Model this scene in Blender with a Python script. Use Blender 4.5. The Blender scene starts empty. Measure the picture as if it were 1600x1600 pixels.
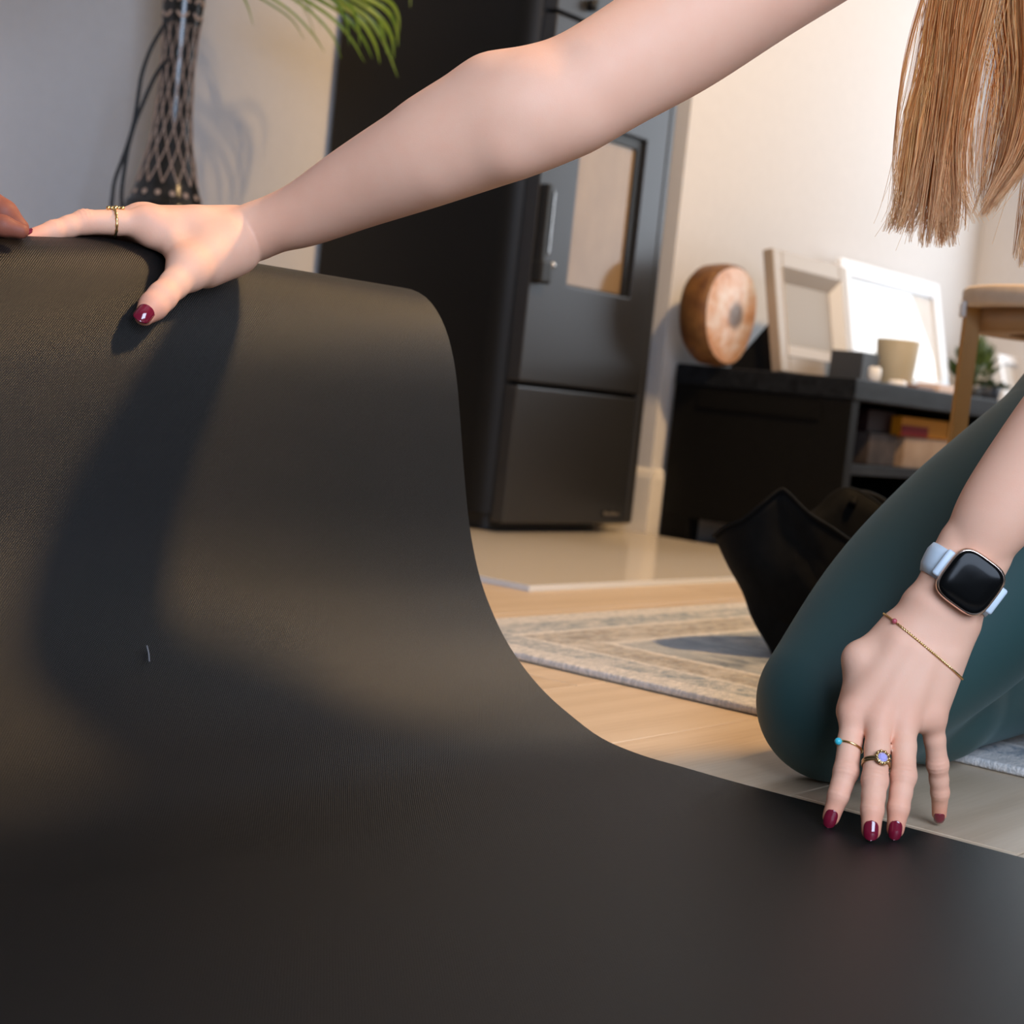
import bpy, bmesh, math, random
import numpy as np
from mathutils import Vector, Matrix
random.seed(7); np.random.seed(7)
S = bpy.context.scene
COL = S.collection
PI = math.pi

# ------------------------------------------------------------------ camera
FPX, CAM_H = 2600.0, 0.30
YAW, PITCH, ROLL = math.radians(38.2), math.radians(4.11), math.radians(6.0)
A3 = lambda *v: np.array(v, float)
_F = A3(math.cos(YAW), math.sin(YAW), 0); _R0 = A3(math.sin(YAW), -math.cos(YAW), 0)
FW = math.cos(PITCH)*_F - math.sin(PITCH)*A3(0, 0, 1)
_U0 = np.cross(_R0, FW)
RT = math.cos(ROLL)*_R0 + math.sin(ROLL)*_U0
UP = math.cos(ROLL)*_U0 - math.sin(ROLL)*_R0
CAM = A3(0, 0, CAM_H)
def ray(x, y): return FW + RT*(x-800)/FPX - UP*(y-800)/FPX
def P(x, y, d): return CAM + ray(x, y)*d                    # pixel + distance -> point
def onplane(x, y, n, k):
    v = ray(x, y); n = np.array(n, float); return CAM + v*((k - n@CAM)/(n@v))
def onfloor(x, y, z=0.0): return onplane(x, y, (0, 0, 1), z)
def onY(x, y, k): return onplane(x, y, (0, 1, 0), k)
def onX(x, y, k): return onplane(x, y, (1, 0, 0), k)

cd = bpy.data.cameras.new('camera'); cam = bpy.data.objects.new('camera', cd); COL.objects.link(cam)
cd.sensor_fit = 'HORIZONTAL'; cd.sensor_width = 36.0; cd.lens = 36.0*FPX/1600.0
cd.clip_start = 0.05; cd.clip_end = 60
cd.dof.use_dof = True; cd.dof.focus_distance = 1.30; cd.dof.aperture_fstop = 8.5
M = Matrix.Identity(4)
for i in range(3):
    M[i][0], M[i][1], M[i][2], M[i][3] = RT[i], UP[i], -FW[i], CAM[i]
cam.matrix_world = M
S.camera = cam

# ------------------------------------------------------------------ light
W = bpy.data.worlds.new('room_light'); S.world = W; W.use_nodes = True
W.node_tree.nodes['Background'].inputs[0].default_value = (0.80, 0.88, 1.0, 1)
W.node_tree.nodes['Background'].inputs[1].default_value = 0.08
def look(o, target):
    d = Vector(target) - o.location
    o.rotation_euler = d.to_track_quat('-Z', 'Y').to_euler()
def area(name, loc, target, sx, sy, power, color):
    l = bpy.data.lights.new(name, 'AREA'); l.shape = 'RECTANGLE'; l.size = sx; l.size_y = sy
    l.energy = power; l.color = color
    o = bpy.data.objects.new(name, l); COL.objects.link(o); o.location = loc; look(o, target); return o
# daylight through the window of the far end wall, and through the big window behind the camera
area('window_daylight', (4.84, 1.18, 1.25), (0.0, 1.18, 1.05), 1.4, 1.5, 29, (0.86, 0.93, 1.0))
area('garden_daylight', (-0.15, -0.95, 1.12), (1.10, 1.0, 0.40), 1.3, 1.3, 74, (0.64, 0.77, 1.0))
# warm ceiling lamp above the woman's shoulder
ll = bpy.data.lights.new('ceiling_lamp', 'SPOT'); ll.energy = 290; ll.color = (1.0, 0.64, 0.30)
ll.shadow_soft_size = 0.10; ll.spot_size = math.radians(104); ll.spot_blend = 0.26
lo = bpy.data.objects.new('ceiling_lamp', ll); COL.objects.link(lo); lo.location = (2.28, 0.24, 2.50); look(lo, (2.30, 2.1, 0.95))

S.view_settings.view_transform = 'Standard'; S.view_settings.look = 'None'
S.view_settings.gamma = 1.0; S.view_settings.use_curve_mapping = False
S.view_settings.exposure = 0.0

# ------------------------------------------------------------------ materials
def mat(name, color=(.8, .8, .8), rough=.5, metal=0, **kw):
    m = bpy.data.materials.new(name); m.use_nodes = True
    b = m.node_tree.nodes['Principled BSDF']
    b.inputs['Base Color'].default_value = (*color, 1); b.inputs['Roughness'].default_value = rough
    b.inputs['Metallic'].default_value = metal
    for k, v in kw.items(): b.inputs[k.replace('_', ' ')].default_value = v
    return m
class NT:
    def __init__(s, m): s.t = m.node_tree; s.b = s.t.nodes['Principled BSDF']
    def n(s, typ, ins=None, **props):
        x = s.t.nodes.new(typ)
        for k, v in props.items(): setattr(x, k, v)
        for k, v in (ins or {}).items():
            if hasattr(v, 'is_linked') or isinstance(v, bpy.types.NodeSocket): s.t.links.new(v, x.inputs[k])
            else: x.inputs[k].default_value = v
        return x
    def math(s, op, a, b=0.0, c=0.0): return s.n('ShaderNodeMath', {0: a, 1: b, 2: c}, operation=op).outputs[0]
    def link(s, a, b): s.t.links.new(a, b)
    def ramp(s, f, stops):
        r = s.n('ShaderNodeValToRGB', {0: f}); e = r.color_ramp.elements
        while len(e) < len(stops): e.new(.5)
        for k, (p, c) in enumerate(stops): e[k].position = p; e[k].color = (*c, 1)
        return r.outputs[0]
    def mix(s, f, a, b, blend='MIX'):
        x = s.t.nodes.new('ShaderNodeMix'); x.data_type = 'RGBA'; x.blend_type = blend
        for sock, v in ((x.inputs[0], f), (x.inputs[6], a), (x.inputs[7], b)):
            if isinstance(v, bpy.types.NodeSocket): s.t.links.new(v, sock)
            else: sock.default_value = v if isinstance(v, (int, float)) else (*v, 1)
        return x.outputs[2]
    def color(s, c): s.link(c, s.b.inputs['Base Color'])
    def bump(s, h, strength=.3, dist=.001):
        x = s.n('ShaderNodeBump', {'Height': h, 'Strength': strength, 'Distance': dist}); s.link(x.outputs[0], s.b.inputs['Normal'])
    def noise(s, vec, scale, detail=3, rough=.5): return s.n('ShaderNodeTexNoise', {'Vector': vec, 'Scale': scale, 'Detail': detail, 'Roughness': rough}).outputs[0]
    def coord(s, k='Object'): return s.n('ShaderNodeTexCoord').outputs[k]
    def mapping(s, v, scale=(1, 1, 1), loc=(0, 0, 0)): return s.n('ShaderNodeMapping', {'Vector': v, 'Scale': scale, 'Location': loc}).outputs[0]
def grainy(name, c1, c2, scale, rough=.5, bump=.0, metal=0, stretch=(1, 1, 1), **kw):
    m = mat(name, c1, rough, metal, **kw); t = NT(m)
    n = t.noise(t.mapping(t.coord(), stretch), scale, 4)
    t.color(t.ramp(n, [(.3, c1), (.7, c2)]))
    if bump: t.bump(n, bump, .001)
    return m

MT = {}
MT['wall'] = grainy('wall_paint', (.62, .61, .61), (.64, .63, .63), 40, .85, .06)
MT['skirting'] = mat('skirting_paint', (.80, .76, .70), .45)
# --- oak planks
m = mat('oak_plank', (.5, .35, .2), .42); t = NT(m)
oi = t.n('ShaderNodeObjectInfo'); rnd = oi.outputs['Random']
off = t.n('ShaderNodeCombineXYZ', {0: t.math('MULTIPLY', rnd, 37.), 1: t.math('MULTIPLY', rnd, 19.), 2: 0.0}).outputs[0]
vec = t.n('ShaderNodeVectorMath', {0: t.coord(), 1: off}, operation='ADD').outputs[0]
warp = t.noise(t.mapping(vec, (1.2, 5, 1)), 2.2, 2)
g1 = t.n('ShaderNodeTexWave', {'Vector': t.mapping(vec, (.35, 9, 1)), 'Scale': .7, 'Distortion': 11.0, 'Detail': 3.0, 'Detail Scale': 1.2}, bands_direction='Y').outputs[1]
g2 = t.noise(t.mapping(vec, (4, 90, 4)), 3.0, 4)
c = t.ramp(t.math('ADD', t.math('MULTIPLY', g1, .30), t.math('MULTIPLY', g2, .70)), [(.2, (.44, .32, .205)), (.5, (.54, .41, .28)), (.8, (.61, .48, .345))])
c = t.mix(t.math('MULTIPLY', warp, .5), c, (.47, .345, .22))
c = t.mix(t.math('MULTIPLY', rnd, .45), c, (.60, .47, .33))
t.color(c); t.bump(g2, .12, .0006); MT['oak'] = m
MT['gap'] = mat('floor_joint', (.14, .09, .05), .8)
# --- mat (woven rubber)
m = mat('mat_rubber', (.004, .004, .004), .40); t = NT(m)
uv = t.n('ShaderNodeUVMap').outputs[0]; sx = t.n('ShaderNodeSeparateXYZ', {0: uv})
wu = t.math('SINE', t.math('MULTIPLY', sx.outputs[0], 2*PI/.0021)); wv = t.math('SINE', t.math('MULTIPLY', sx.outputs[1], 2*PI/.0021))
hgt = t.math('MULTIPLY', wu, wv)
t.bump(t.math('ADD', hgt, t.math('MULTIPLY', t.noise(uv, 900, 2), .6)), .6, .00022)
t.color(t.ramp(t.noise(uv, 3.0, 4), [(.3, (.0045, .0045, .0046)), (.7, (.006, .0059, .0058))]))
t.b.inputs['Specular IOR Level'].default_value = .28
MT['mat'] = m
# --- rug
m = mat('rug_pile', (.6, .55, .5), .95); t = NT(m); gc = t.coord()
sp = t.n('ShaderNodeSeparateXYZ', {0: gc})
ex = t.math('ADD', sp.outputs[0], 0.0); ey = t.math('MULTIPLY', sp.outputs[1], -1.0)
e = t.math('MINIMUM', ex, ey)
e = t.math('ADD', e, t.math('MULTIPLY', t.math('SUBTRACT', t.noise(gc, 60, 3), .5), .012))
na = t.noise(t.mapping(gc, (1, 1.8, 1)), 55, 5, .7); nb = t.noise(t.mapping(gc, (2.6, 1, 1)), 16, 4, .6); nc = t.noise(gc, 5.0, 3, .6)
cream = (.68, .63, .58)
bandA = t.mix(t.ramp(na, [(.42, (0, 0, 0)), (.56, (1, 1, 1))]), (.20, .25, .29), (.58, .55, .52))
bandB = t.mix(t.ramp(na, [(.40, (0, 0, 0)), (.60, (1, 1, 1))]), (.26, .22, .18), (.55, .48, .40))
field = t.mix(t.ramp(nb, [(.40, (0, 0, 0)), (.62, (1, 1, 1))]), (.06, .09, .14), (.44, .45, .46))
field = t.mix(t.ramp(nc, [(.40, (0, 0, 0)), (.60, (.85, .85, .85))]), field, (.40, .42, .44))
def step(edge): return t.math('GREATER_THAN', e, edge)
cc = t.mix(step(.042), cream, bandA); cc = t.mix(step(.095), cc, cream); cc = t.mix(step(.108), cc, bandB)
cc = t.mix(step(.175), cc, cream); cc = t.mix(step(.19), cc, field)
fine = t.noise(t.mapping(gc, (1, 3.2, 1)), 75, 5, .75)
cc = t.mix(t.ramp(fine, [(.42, (.65, .65, .65)), (.60, (0, 0, 0))]), cc, (.30, .32, .33))
big = t.noise(t.mapping(gc, (1, 1.6, 1)), 9, 4, .7)
cc = t.mix(t.ramp(big, [(.50, (0, 0, 0)), (.72, (.75, .75, .75))]), cc, (.56, .53, .50))
t.color(cc); t.bump(t.noise(gc, 420, 2), .8, .002); MT['rug'] = m
# --- hearth glass
m = mat('hearth_glass', (.9, .9, .88), .08); t = NT(m)
tr = t.n('ShaderNodeBsdfTransparent', {0: (.93, .94, .93, 1)}); di = t.n('ShaderNodeBsdfDiffuse', {0: (.84, .77, .68, 1)})
gl = t.n('ShaderNodeBsdfGlossy', {0: (1, 1, 1, 1), 1: .12})
lw = t.n('ShaderNodeFresnel', {0: 1.3})
a = t.n('ShaderNodeMixShader', {0: .5, 1: tr.outputs[0], 2: di.outputs[0]})
b_ = t.n('ShaderNodeMixShader', {0: t.math('MULTIPLY', lw.outputs[0], .6), 1: a.outputs[0], 2: gl.outputs[0]})
t.link(b_.outputs[0], t.t.nodes['Material Output'].inputs[0]); MT['hearth'] = m
MT['hearth_edge'] = mat('hearth_edge_glass', (.74, .78, .82), .25)
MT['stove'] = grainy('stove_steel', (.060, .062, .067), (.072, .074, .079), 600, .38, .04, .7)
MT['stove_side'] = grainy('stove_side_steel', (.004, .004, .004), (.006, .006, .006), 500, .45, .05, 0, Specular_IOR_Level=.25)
MT['stove_black'] = mat('stove_gasket', (.006, .006, .006), .5)
MT['chrome'] = mat('chrome', (.7, .7, .7), .2, 1.0)
m = mat('stove_pane', (.33, .23, .135), .10, 0, Specular_IOR_Level=.35); t = NT(m); t.color(t.ramp(t.noise(t.mapping(t.coord(), (1, 1, .6)), 6, 3), [(.3, (.20, .13, .07)), (.7, (.30, .21, .12))])); MT['stove_glass'] = m
MT['badge'] = mat('badge_plate', (.30, .27, .23), .4, .6)
MT['console'] = grainy('black_stained_wood', (.003, .003, .003), (.006, .006, .006), 30, .6, .1, stretch=(1, 6, 6), Specular_IOR_Level=.12)
MT['console_top'] = grainy('weathered_black_wood', (.005, .006, .008), (.015, .018, .023), 14, .5, .3, stretch=(1, 5, 5), Specular_IOR_Level=.12)
MT['bag'] = grainy('black_bag_fabric', (.003, .003, .003), (.005, .005, .005), 90, .75, .3, Specular_IOR_Level=.1)
MT['silver'] = mat('brushed_silver', (.36, .30, .24), .45, .15)
MT['glint_bevel'] = mat('painted_glint_silver', (.92, .91, .89), .35, .35)  # near-white colour paints reflected glints onto the upright bevel strips
m = mat('frame_picture', (.26, .20, .125), .3, 0, Specular_IOR_Level=.2); MT['picture'] = m
MT['white_frame'] = mat('white_lacquer', (.82, .86, .92), .3)
MT['print'] = grainy('pale_print', (.72, .70, .68), (.86, .84, .80), 6, .05)
MT['print'].node_tree.nodes['Principled BSDF'].inputs['Coat Weight'].default_value = 1.0
MT['print'].node_tree.nodes['Principled BSDF'].inputs['Specular IOR Level'].default_value = 1.0
m = mat('agate_face', (.7, .5, .4), .35); t = NT(m); oc = t.coord()
v1 = t.n('ShaderNodeTexVoronoi', {'Vector': oc, 'Scale': 26.0}).outputs[0]; n1 = t.noise(oc, 14, 5, .65)
c = t.ramp(n1, [(.3, (.45, .20, .09)), (.45, (.62, .36, .22)), (.58, (.72, .60, .54)), (.75, (.80, .78, .80))])
spz = t.n('ShaderNodeSeparateXYZ', {0: oc})
c = t.mix(t.ramp(t.math('ADD', t.math('MULTIPLY', spz.outputs[2], 5.5), t.math('MULTIPLY', n1, 2.0)), [(1.30, (0, 0, 0)), (1.85, (1, 1, 1))]), c, (.86, .89, .97))
dd = t.n('ShaderNodeVectorMath', {0: oc, 1: (.012, 0, .115)}, operation='DISTANCE').outputs['Value']
c = t.mix(t.ramp(t.math('ADD', dd, t.math('MULTIPLY', n1, .03)), [(.035, (1, 1, 1)), (.055, (0, 0, 0))]), c, (.16, .12, .10))
t.color(c); t.bump(v1, .4, .004); MT['agate'] = m
MT['bark'] = grainy('brown_rind', (.09, .033, .010), (.24, .11, .03), 30, .55, .6)
MT['cup'] = grainy('beige_ceramic', (.50, .44, .31), (.54, .48, .35), 20, .6)
MT['candle'] = mat('orange_candle', (.75, .28, .12), .6)
MT['dark_box'] = mat('slate_box', (.035, .04, .05), .5)
MT['white'] = mat('white_plastic', (.85, .86, .88), .3)
MT['brown'] = mat('brown_wood', (.22, .10, .05), .5)
MT['peach'] = mat('peach_paper', (.75, .56, .46), .6)
MT['yellow'] = mat('ochre_card', (.30, .115, .006), .7, 0, Specular_IOR_Level=.08)
MT['red'] = mat('dark_red_card', (.11, .005, .006), .7, 0, Specular_IOR_Level=.08)
MT['maroon'] = mat('maroon_card', (.012, .003, .003), .7, 0, Specular_IOR_Level=.2)
MT['bookbeige'] = grainy('beige_card', (.25, .17, .115), (.34, .25, .18), 18, .7, Specular_IOR_Level=.1)
MT['bookgrey'] = grainy('grey_card', (.035, .028, .026), (.07, .055, .05), 25, .7, Specular_IOR_Level=.1)
MT['leafg'] = grainy('dark_green_leaf', (.03, .055, .01), (.10, .15, .03), 40, .5)
MT['stool_wood'] = grainy('birch_seat', (.60, .47, .35), (.66, .53, .41), 10, .5, stretch=(1, 8, 8))
MT['stool_ply'] = grainy('stool_frame_wood', (.30, .17, .075), (.36, .21, .10), 14, .5, stretch=(1, 1, 6))
MT['stool_leg'] = grainy('stool_leg_wood', (.40, .205, .045), (.46, .245, .06), 12, .45, stretch=(6, 6, 1))
MT['vase'] = grainy('black_vase_glaze', (.012, .011, .010), (.035, .030, .026), 60, .18, .2)
MT['lattice'] = grainy('copper_relief', (.42, .28, .20), (.58, .42, .33), 80, .4, 0, 0)
MT['cord'] = mat('black_cord', (.004, .006, .009), .5)
m = mat('palm_leaf', (.12, .20, .03), .38); t = NT(m); oi = t.n('ShaderNodeObjectInfo')
t.color(t.mix(oi.outputs['Random'], (.12, .21, .012), (.27, .36, .03))); t.b.inputs['Transmission Weight'].default_value = 0.0; MT['palm'] = m
MT['stem'] = mat('palm_stem', (.16, .20, .06), .5)
# --- person
def skinmat(name, base, red):
    m = mat(name, base, .58); t = NT(m)
    at = t.n('ShaderNodeAttribute', attribute_name='tint').outputs['Fac']
    oc = t.coord()
    n1 = t.noise(oc, 45, 4, .6); n2 = t.noise(oc, 900, 3, .6)
    c = t.mix(t.ramp(n1, [(.35, (0, 0, 0)), (.75, (.45, .45, .45))]), base, tuple(x*y for x, y in zip(base, (.97, .86, .82))))
    c = t.mix(at, c, red)
    t.color(c); t.bump(n2, .16, .0005)
    b = t.b; b.inputs['Subsurface Weight'].default_value = .12; b.inputs['Subsurface Radius'].default_value = (1.0, .35, .2); b.inputs['Subsurface Scale'].default_value = .006
    b.inputs['Specular IOR Level'].default_value = .3
    return m
MT['skin'] = skinmat('fair_skin', (.81, .465, .32), (.78, .27, .155))
MT['skin2'] = skinmat('tan_skin', (.27, .085, .05), (.25, .06, .035))
MT['nail'] = mat('dark_red_nail_varnish', (.17, .006, .022), .14, 0, Coat_Weight=.8)
m = mat('teal_leggings', (.020, .072, .075), .62); t = NT(m); oc = t.coord()
t.color(t.ramp(t.noise(oc, 7, 3), [(.3, (.018, .052, .050)), (.7, (.021, .059, .056))]))
t.bump(t.noise(oc, 1500, 2), .25, .0004); t.b.inputs['Sheen Weight'].default_value = .08; t.b.inputs['Sheen Roughness'].default_value = .4; t.b.inputs['Sheen Tint'].default_value = (.55, .8, .8, 1); MT['leggings'] = m
MT['top'] = mat('black_sports_top', (.015, .02, .022), .7)
MT['sleeve'] = mat('grey_sleeve', (.10, .10, .11), .8)
m = mat('strawberry_blonde_hair', (.6, .35, .15), .34); t = NT(m)
at = t.n('ShaderNodeAttribute', attribute_name='hcol').outputs['Color']; t.color(at)
tl_ = t.n('ShaderNodeBsdfTranslucent', {0: at}); mx = t.n('ShaderNodeMixShader', {0: .48, 1: t.b.outputs[0], 2: tl_.outputs[0]})
t.link(mx.outputs[0], t.t.nodes['Material Output'].inputs[0]); MT['hair'] = m
MT['eye'] = mat('eye_white', (.8, .8, .78), .2)
MT['gold'] = mat('gold', (.80, .55, .24), .22, 1.0)
MT['rosegold'] = mat('rose_gold', (.78, .60, .50), .2, 1.0)
MT['oldgold'] = mat('old_gold', (.42, .33, .18), .3, 1.0)
MT['band'] = mat('pale_blue_silicone', (.53, .62, .69), .5)
MT['screen'] = mat('black_watch_glass', (.003, .003, .003), .12, 0, Specular_IOR_Level=.12)
MT['turq'] = mat('turquoise', (.04, .45, .55), .3)
MT['gem'] = mat('lilac_gem', (.42, .38, .75), .05, 0, Coat_Weight=1.0)
MT['redgem'] = mat('pink_gem', (.45, .08, .10), .1)
MT['lint'] = mat('grey_lint', (.16, .15, .15), .9)

# ------------------------------------------------------------------ mesh helpers
WORLD = {}
def wloc(o): return WORLD.get(o.name, np.zeros(3)) if o else np.zeros(3)
def obj(name, verts, faces, material, parent=None, smooth=True, origin=None, mats=None, midx=None):
    v = np.asarray(verts, float)
    if origin is None:
        lo, hi = v.min(0), v.max(0); origin = A3((lo[0]+hi[0])/2, (lo[1]+hi[1])/2, lo[2])
    origin = np.asarray(origin, float)
    me = bpy.data.meshes.new(name); me.from_pydata((v-origin).tolist(), [], [list(map(int, f)) for f in faces] if not isinstance(faces, np.ndarray) else faces.tolist())
    if smooth: me.polygons.foreach_set('use_smooth', [True]*len(me.polygons))
    me.materials.append(MT[material] if isinstance(material, str) else material)
    o = bpy.data.objects.new(name, me); COL.objects.link(o)
    if parent is not None: o.parent = parent
    o.location = origin - wloc(parent); WORLD[o.name] = origin
    return o
def thing(name, loc, label, cat, group=None):
    o = bpy.data.objects.new(name, None); COL.objects.link(o); o.empty_display_size = .05
    o.location = loc; WORLD[o.name] = np.asarray(loc, float); tag(o, label, cat, group); return o
def tag(o, label, cat, group=None):
    o['label'] = label; o['category'] = cat
    if group: o['group'] = group
    return o
def structure(o): o['kind'] = 'structure'; return o
def boxgeo(lo, hi, bevel=0.0, seg=2):
    bm = bmesh.new(); bmesh.ops.create_cube(bm, size=1.0)
    lo, hi = np.asarray(lo, float), np.asarray(hi, float)
    for v in bm.verts: v.co = Vector(((lo+hi)/2 + np.array(v.co)*(hi-lo)))
    if bevel > 0: bmesh.ops.bevel(bm, geom=list(bm.edges), offset=bevel, segments=seg, affect='EDGES', profile=.5)
    bm.verts.ensure_lookup_table(); vs = [tuple(v.co) for v in bm.verts]; fs = [[q.index for q in f.verts] for f in bm.faces]; bm.free()
    return np.array(vs), fs
def rot_pts(v, mtx, c): return (np.asarray(v)-c) @ np.array(mtx).T + c
def box(name, lo, hi, material, parent=None, bevel=.002, xf=None, smooth=False):
    v, f = boxgeo(lo, hi, bevel)
    if xf is not None: v = xf(v)
    return obj(name, v, f, material, parent, smooth)
def frame_from(t, hint):
    t = t/np.linalg.norm(t); s = np.cross(t, hint); s /= np.linalg.norm(s); n = np.cross(s, t); return t, s, n
def tube(pts, rad, seg=8, closed=False, cap=True, hint=None):
    pts = np.asarray(pts, float); n = len(pts); rad = np.broadcast_to(np.asarray(rad, float), (n,))
    tan = np.roll(pts, -1, 0) - np.roll(pts, 1, 0)
    if not closed: tan[0] = pts[1]-pts[0]; tan[-1] = pts[-1]-pts[-2]
    tan /= np.linalg.norm(tan, axis=1)[:, None]+1e-12
    nrm = hint if hint is not None else (A3(0, 0, 1) if abs(tan[0][2]) < .9 else A3(1, 0, 0))
    V = []; ang = np.linspace(0, 2*PI, seg, endpoint=False)
    for i in range(n):
        nrm = nrm - tan[i]*(nrm@tan[i]); nrm = nrm/(np.linalg.norm(nrm)+1e-12); b = np.cross(tan[i], nrm)
        V.append(pts[i] + rad[i]*(np.cos(ang)[:, None]*nrm + np.sin(ang)[:, None]*b))
    V = np.concatenate(V); Fc = []
    for i in range(n if closed else n-1):
        a, b2 = i*seg, ((i+1) % n)*seg
        for k in range(seg): Fc.append((a+k, a+(k+1) % seg, b2+(k+1) % seg, b2+k))
    if cap and not closed: Fc.append(tuple(range(seg-1, -1, -1))); Fc.append(tuple((n-1)*seg+k for k in range(seg)))
    return V, Fc
def lathe(prof, c, seg=48, axis=None):
    V = []; Fc = []; ang = np.linspace(0, 2*PI, seg, endpoint=False)
    for r, z in prof: V += [(c[0]+r*math.cos(a), c[1]+r*math.sin(a), c[2]+z) for a in ang]
    for i in range(len(prof)-1):
        for k in range(seg): Fc.append((i*seg+k, i*seg+(k+1) % seg, (i+1)*seg+(k+1) % seg, (i+1)*seg+k))
    Fc.append(tuple(range(seg-1, -1, -1))); Fc.append(tuple((len(prof)-1)*seg+k for k in range(seg)))
    return np.array(V), Fc
def merge(*geos):
    V = []; Fc = []; o = 0
    for v, f in geos:
        V.append(np.asarray(v)); Fc += [tuple(i+o for i in q) for q in f]; o += len(v)
    return np.concatenate(V), Fc
def catmull(pts, n):
    pts = np.asarray(pts, float); k = len(pts); ex = np.vstack([2*pts[0]-pts[1], pts, 2*pts[-1]-pts[-2]])
    out = []
    for u in np.linspace(0, k-1-1e-9, n):
        i = int(u); f = u-i; p0, p1, p2, p3 = ex[i:i+4]
        out.append(.5*((2*p1)+(-p0+p2)*f+(2*p0-5*p1+4*p2-p3)*f*f+(-p0+3*p1-3*p2+p3)*f**3))
    return np.array(out)
def resample(pts, n):
    pts = np.asarray(pts); d = np.r_[0, np.cumsum(np.linalg.norm(np.diff(pts, axis=0), axis=1))]
    u = np.linspace(0, d[-1], n); return np.stack([np.interp(u, d, pts[:, k]) for k in range(pts.shape[1])], 1)

# ------------------------------------------------------------------ room shell
YW1, YW2, XC, XE, ZC = 2.72, 2.13, 3.205, 4.88, 2.62
def struct_box(name, lo, hi, m, parent=None, bevel=0.0):
    o = box(name, lo, hi, m, parent, bevel); 
    if parent is None: structure(o)
    return o
floor_o = struct_box('floor', (-2.2, -2.2, -.06), (XE+.1, YW1+.1, -.013), 'gap')
floor_o['label'] = 'light oak plank floor'
PL, PW = 1.21, .19
pv, pf = boxgeo((0, 0, -.012), (PL-.0016, PW-.0014, 0), .0008, 1)
pm = bpy.data.meshes.new('plank'); pm.from_pydata(pv.tolist(), [], pf); pm.materials.append(MT['oak'])
pshort = {}
row = 0; y = YW1-.004
y0 = -1.32
rows = int((YW1-y0)/PW)
for r_ in range(rows):
    yy = YW1-.004-(r_+1)*PW
    xlim = XC-.004 if yy+PW > YW2 else XE-.004
    x = -.75 - [0, .47, .86, .25, .66][r_ % 5]
    while x < xlim-.05:
        L = min(PL, xlim-x)
        if L >= PL-1e-6: me = pm
        else:
            key = round(L, 3)
            if key not in pshort:
                v2 = pv.copy(); v2[:, 0] = np.where(v2[:, 0] > PL/2, v2[:, 0]-(PL-L), v2[:, 0])
                q = bpy.data.meshes.new('plank'); q.from_pydata(v2.tolist(), [], pf); q.materials.append(MT['oak']); pshort[key] = q
            me = pshort[key]
        o = bpy.data.objects.new('plank', me); COL.objects.link(o); o.parent = floor_o
        o.location = A3(x, yy, 0) - WORLD['floor']
        x += PL
struct_box('wall_left', (-2.2, YW1, -.05), (XC, YW1+.1, ZC), 'wall')
struct_box('wall_back', (XC, YW2, -.05), (XE, YW1+.1, ZC), 'wall')
# end wall with its window opening (out of frame to the right)
Y0, Y1, Z0, Z1 = .43, 1.93, .45, 2.05
wv, wf = merge(boxgeo((XE, Y1, -.05), (XE+.1, YW1+.1, ZC)), boxgeo((XE, -2.2, -.05), (XE+.1, Y0, ZC)), boxgeo((XE, Y0, -.05), (XE+.1, Y1, Z0)), boxgeo((XE, Y0, Z1), (XE+.1, Y1, ZC)))
structure(obj('wall_right', wv, wf, 'wall', None, False))
wn = structure(thing('window_1', (XE+.02, (Y0+Y1)/2, Z0), 'white framed window in the end wall', 'window'))
del wn['category']
fv, ff = merge(boxgeo((XE-.01, Y0, Z0), (XE+.05, Y0+.05, Z1)), boxgeo((XE-.01, Y1-.05, Z0), (XE+.05, Y1, Z1)), boxgeo((XE-.01, Y0, Z0), (XE+.05, Y1, Z0+.05)), boxgeo((XE-.01, Y0, Z1-.05), (XE+.05, Y1, Z1)))
obj('window_frame', fv, ff, 'white', wn, False)
struct_box('ceiling', (-2.2, -2.2, ZC), (XE+.1, YW1+.1, ZC+.05), 'wall')
struct_box('lamp_blocker_1', (-2.2, .78, 1.98), (2.315, .96, ZC), 'wall')['label'] = 'added white beam under the ceiling, shading the left wall from the lamp'  # unseen beam, added only to keep the warm lamp off the left wall
# skirting
def skirt(name, a, b, out):
    a, b, out = A3(*a, 0), A3(*b, 0), A3(*out, 0); prof = [(0, 0), (.014, 0), (.014, .135), (.010, .150), (.004, .158), (0, .158)]
    V = [a+out*d+A3(0, 0, z) for d, z in prof]+[b+out*d+A3(0, 0, z) for d, z in prof]; n = len(prof)
    Fc = [(i, (i+1) % n, n+(i+1) % n, n+i) for i in range(n)]+[tuple(range(n-1, -1, -1)), tuple(range(n, 2*n))]
    return structure(obj(name, V, Fc, 'skirting', None, False))
skirt('baseboard_left', (-2.2, YW1), (XC, YW1), (0, -1))
skirt('baseboard_corner', (XC, YW2-.014), (XC, YW1), (-1, 0))
skirt('baseboard_back', (XC-.0, YW2), (XE, YW2), (0, -1))

# ------------------------------------------------------------------ rug, hearth plate
RX, RY = 1.475, 1.318
v, f = boxgeo((RX, -.55, .0005), (3.15, RY, .0095), .003, 2)
rug = obj('area_rug', v, f, 'rug', None, True, origin=(RX, RY, .0005))
tag(rug, 'faded blue and cream distressed rug with pale border on the oak floor', 'rug')
hp = thing('hearth_plate', (2.58, 2.1, 0), 'pale glass floor plate under the black stove', 'hearth plate')
v, f = boxgeo((2.009, 1.533, .0005), (3.185, 2.69, .0088), .001, 1); obj('plate', v, f, 'hearth', hp, False)
for lo, hi in (((2.006, 1.530, .0004), (3.185, 1.533, .0095)), ((2.006, 1.533, .0004), (2.009, 2.69, .0095))):
    box('plate_edge', lo, hi, 'hearth_edge', hp, 0)

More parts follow.
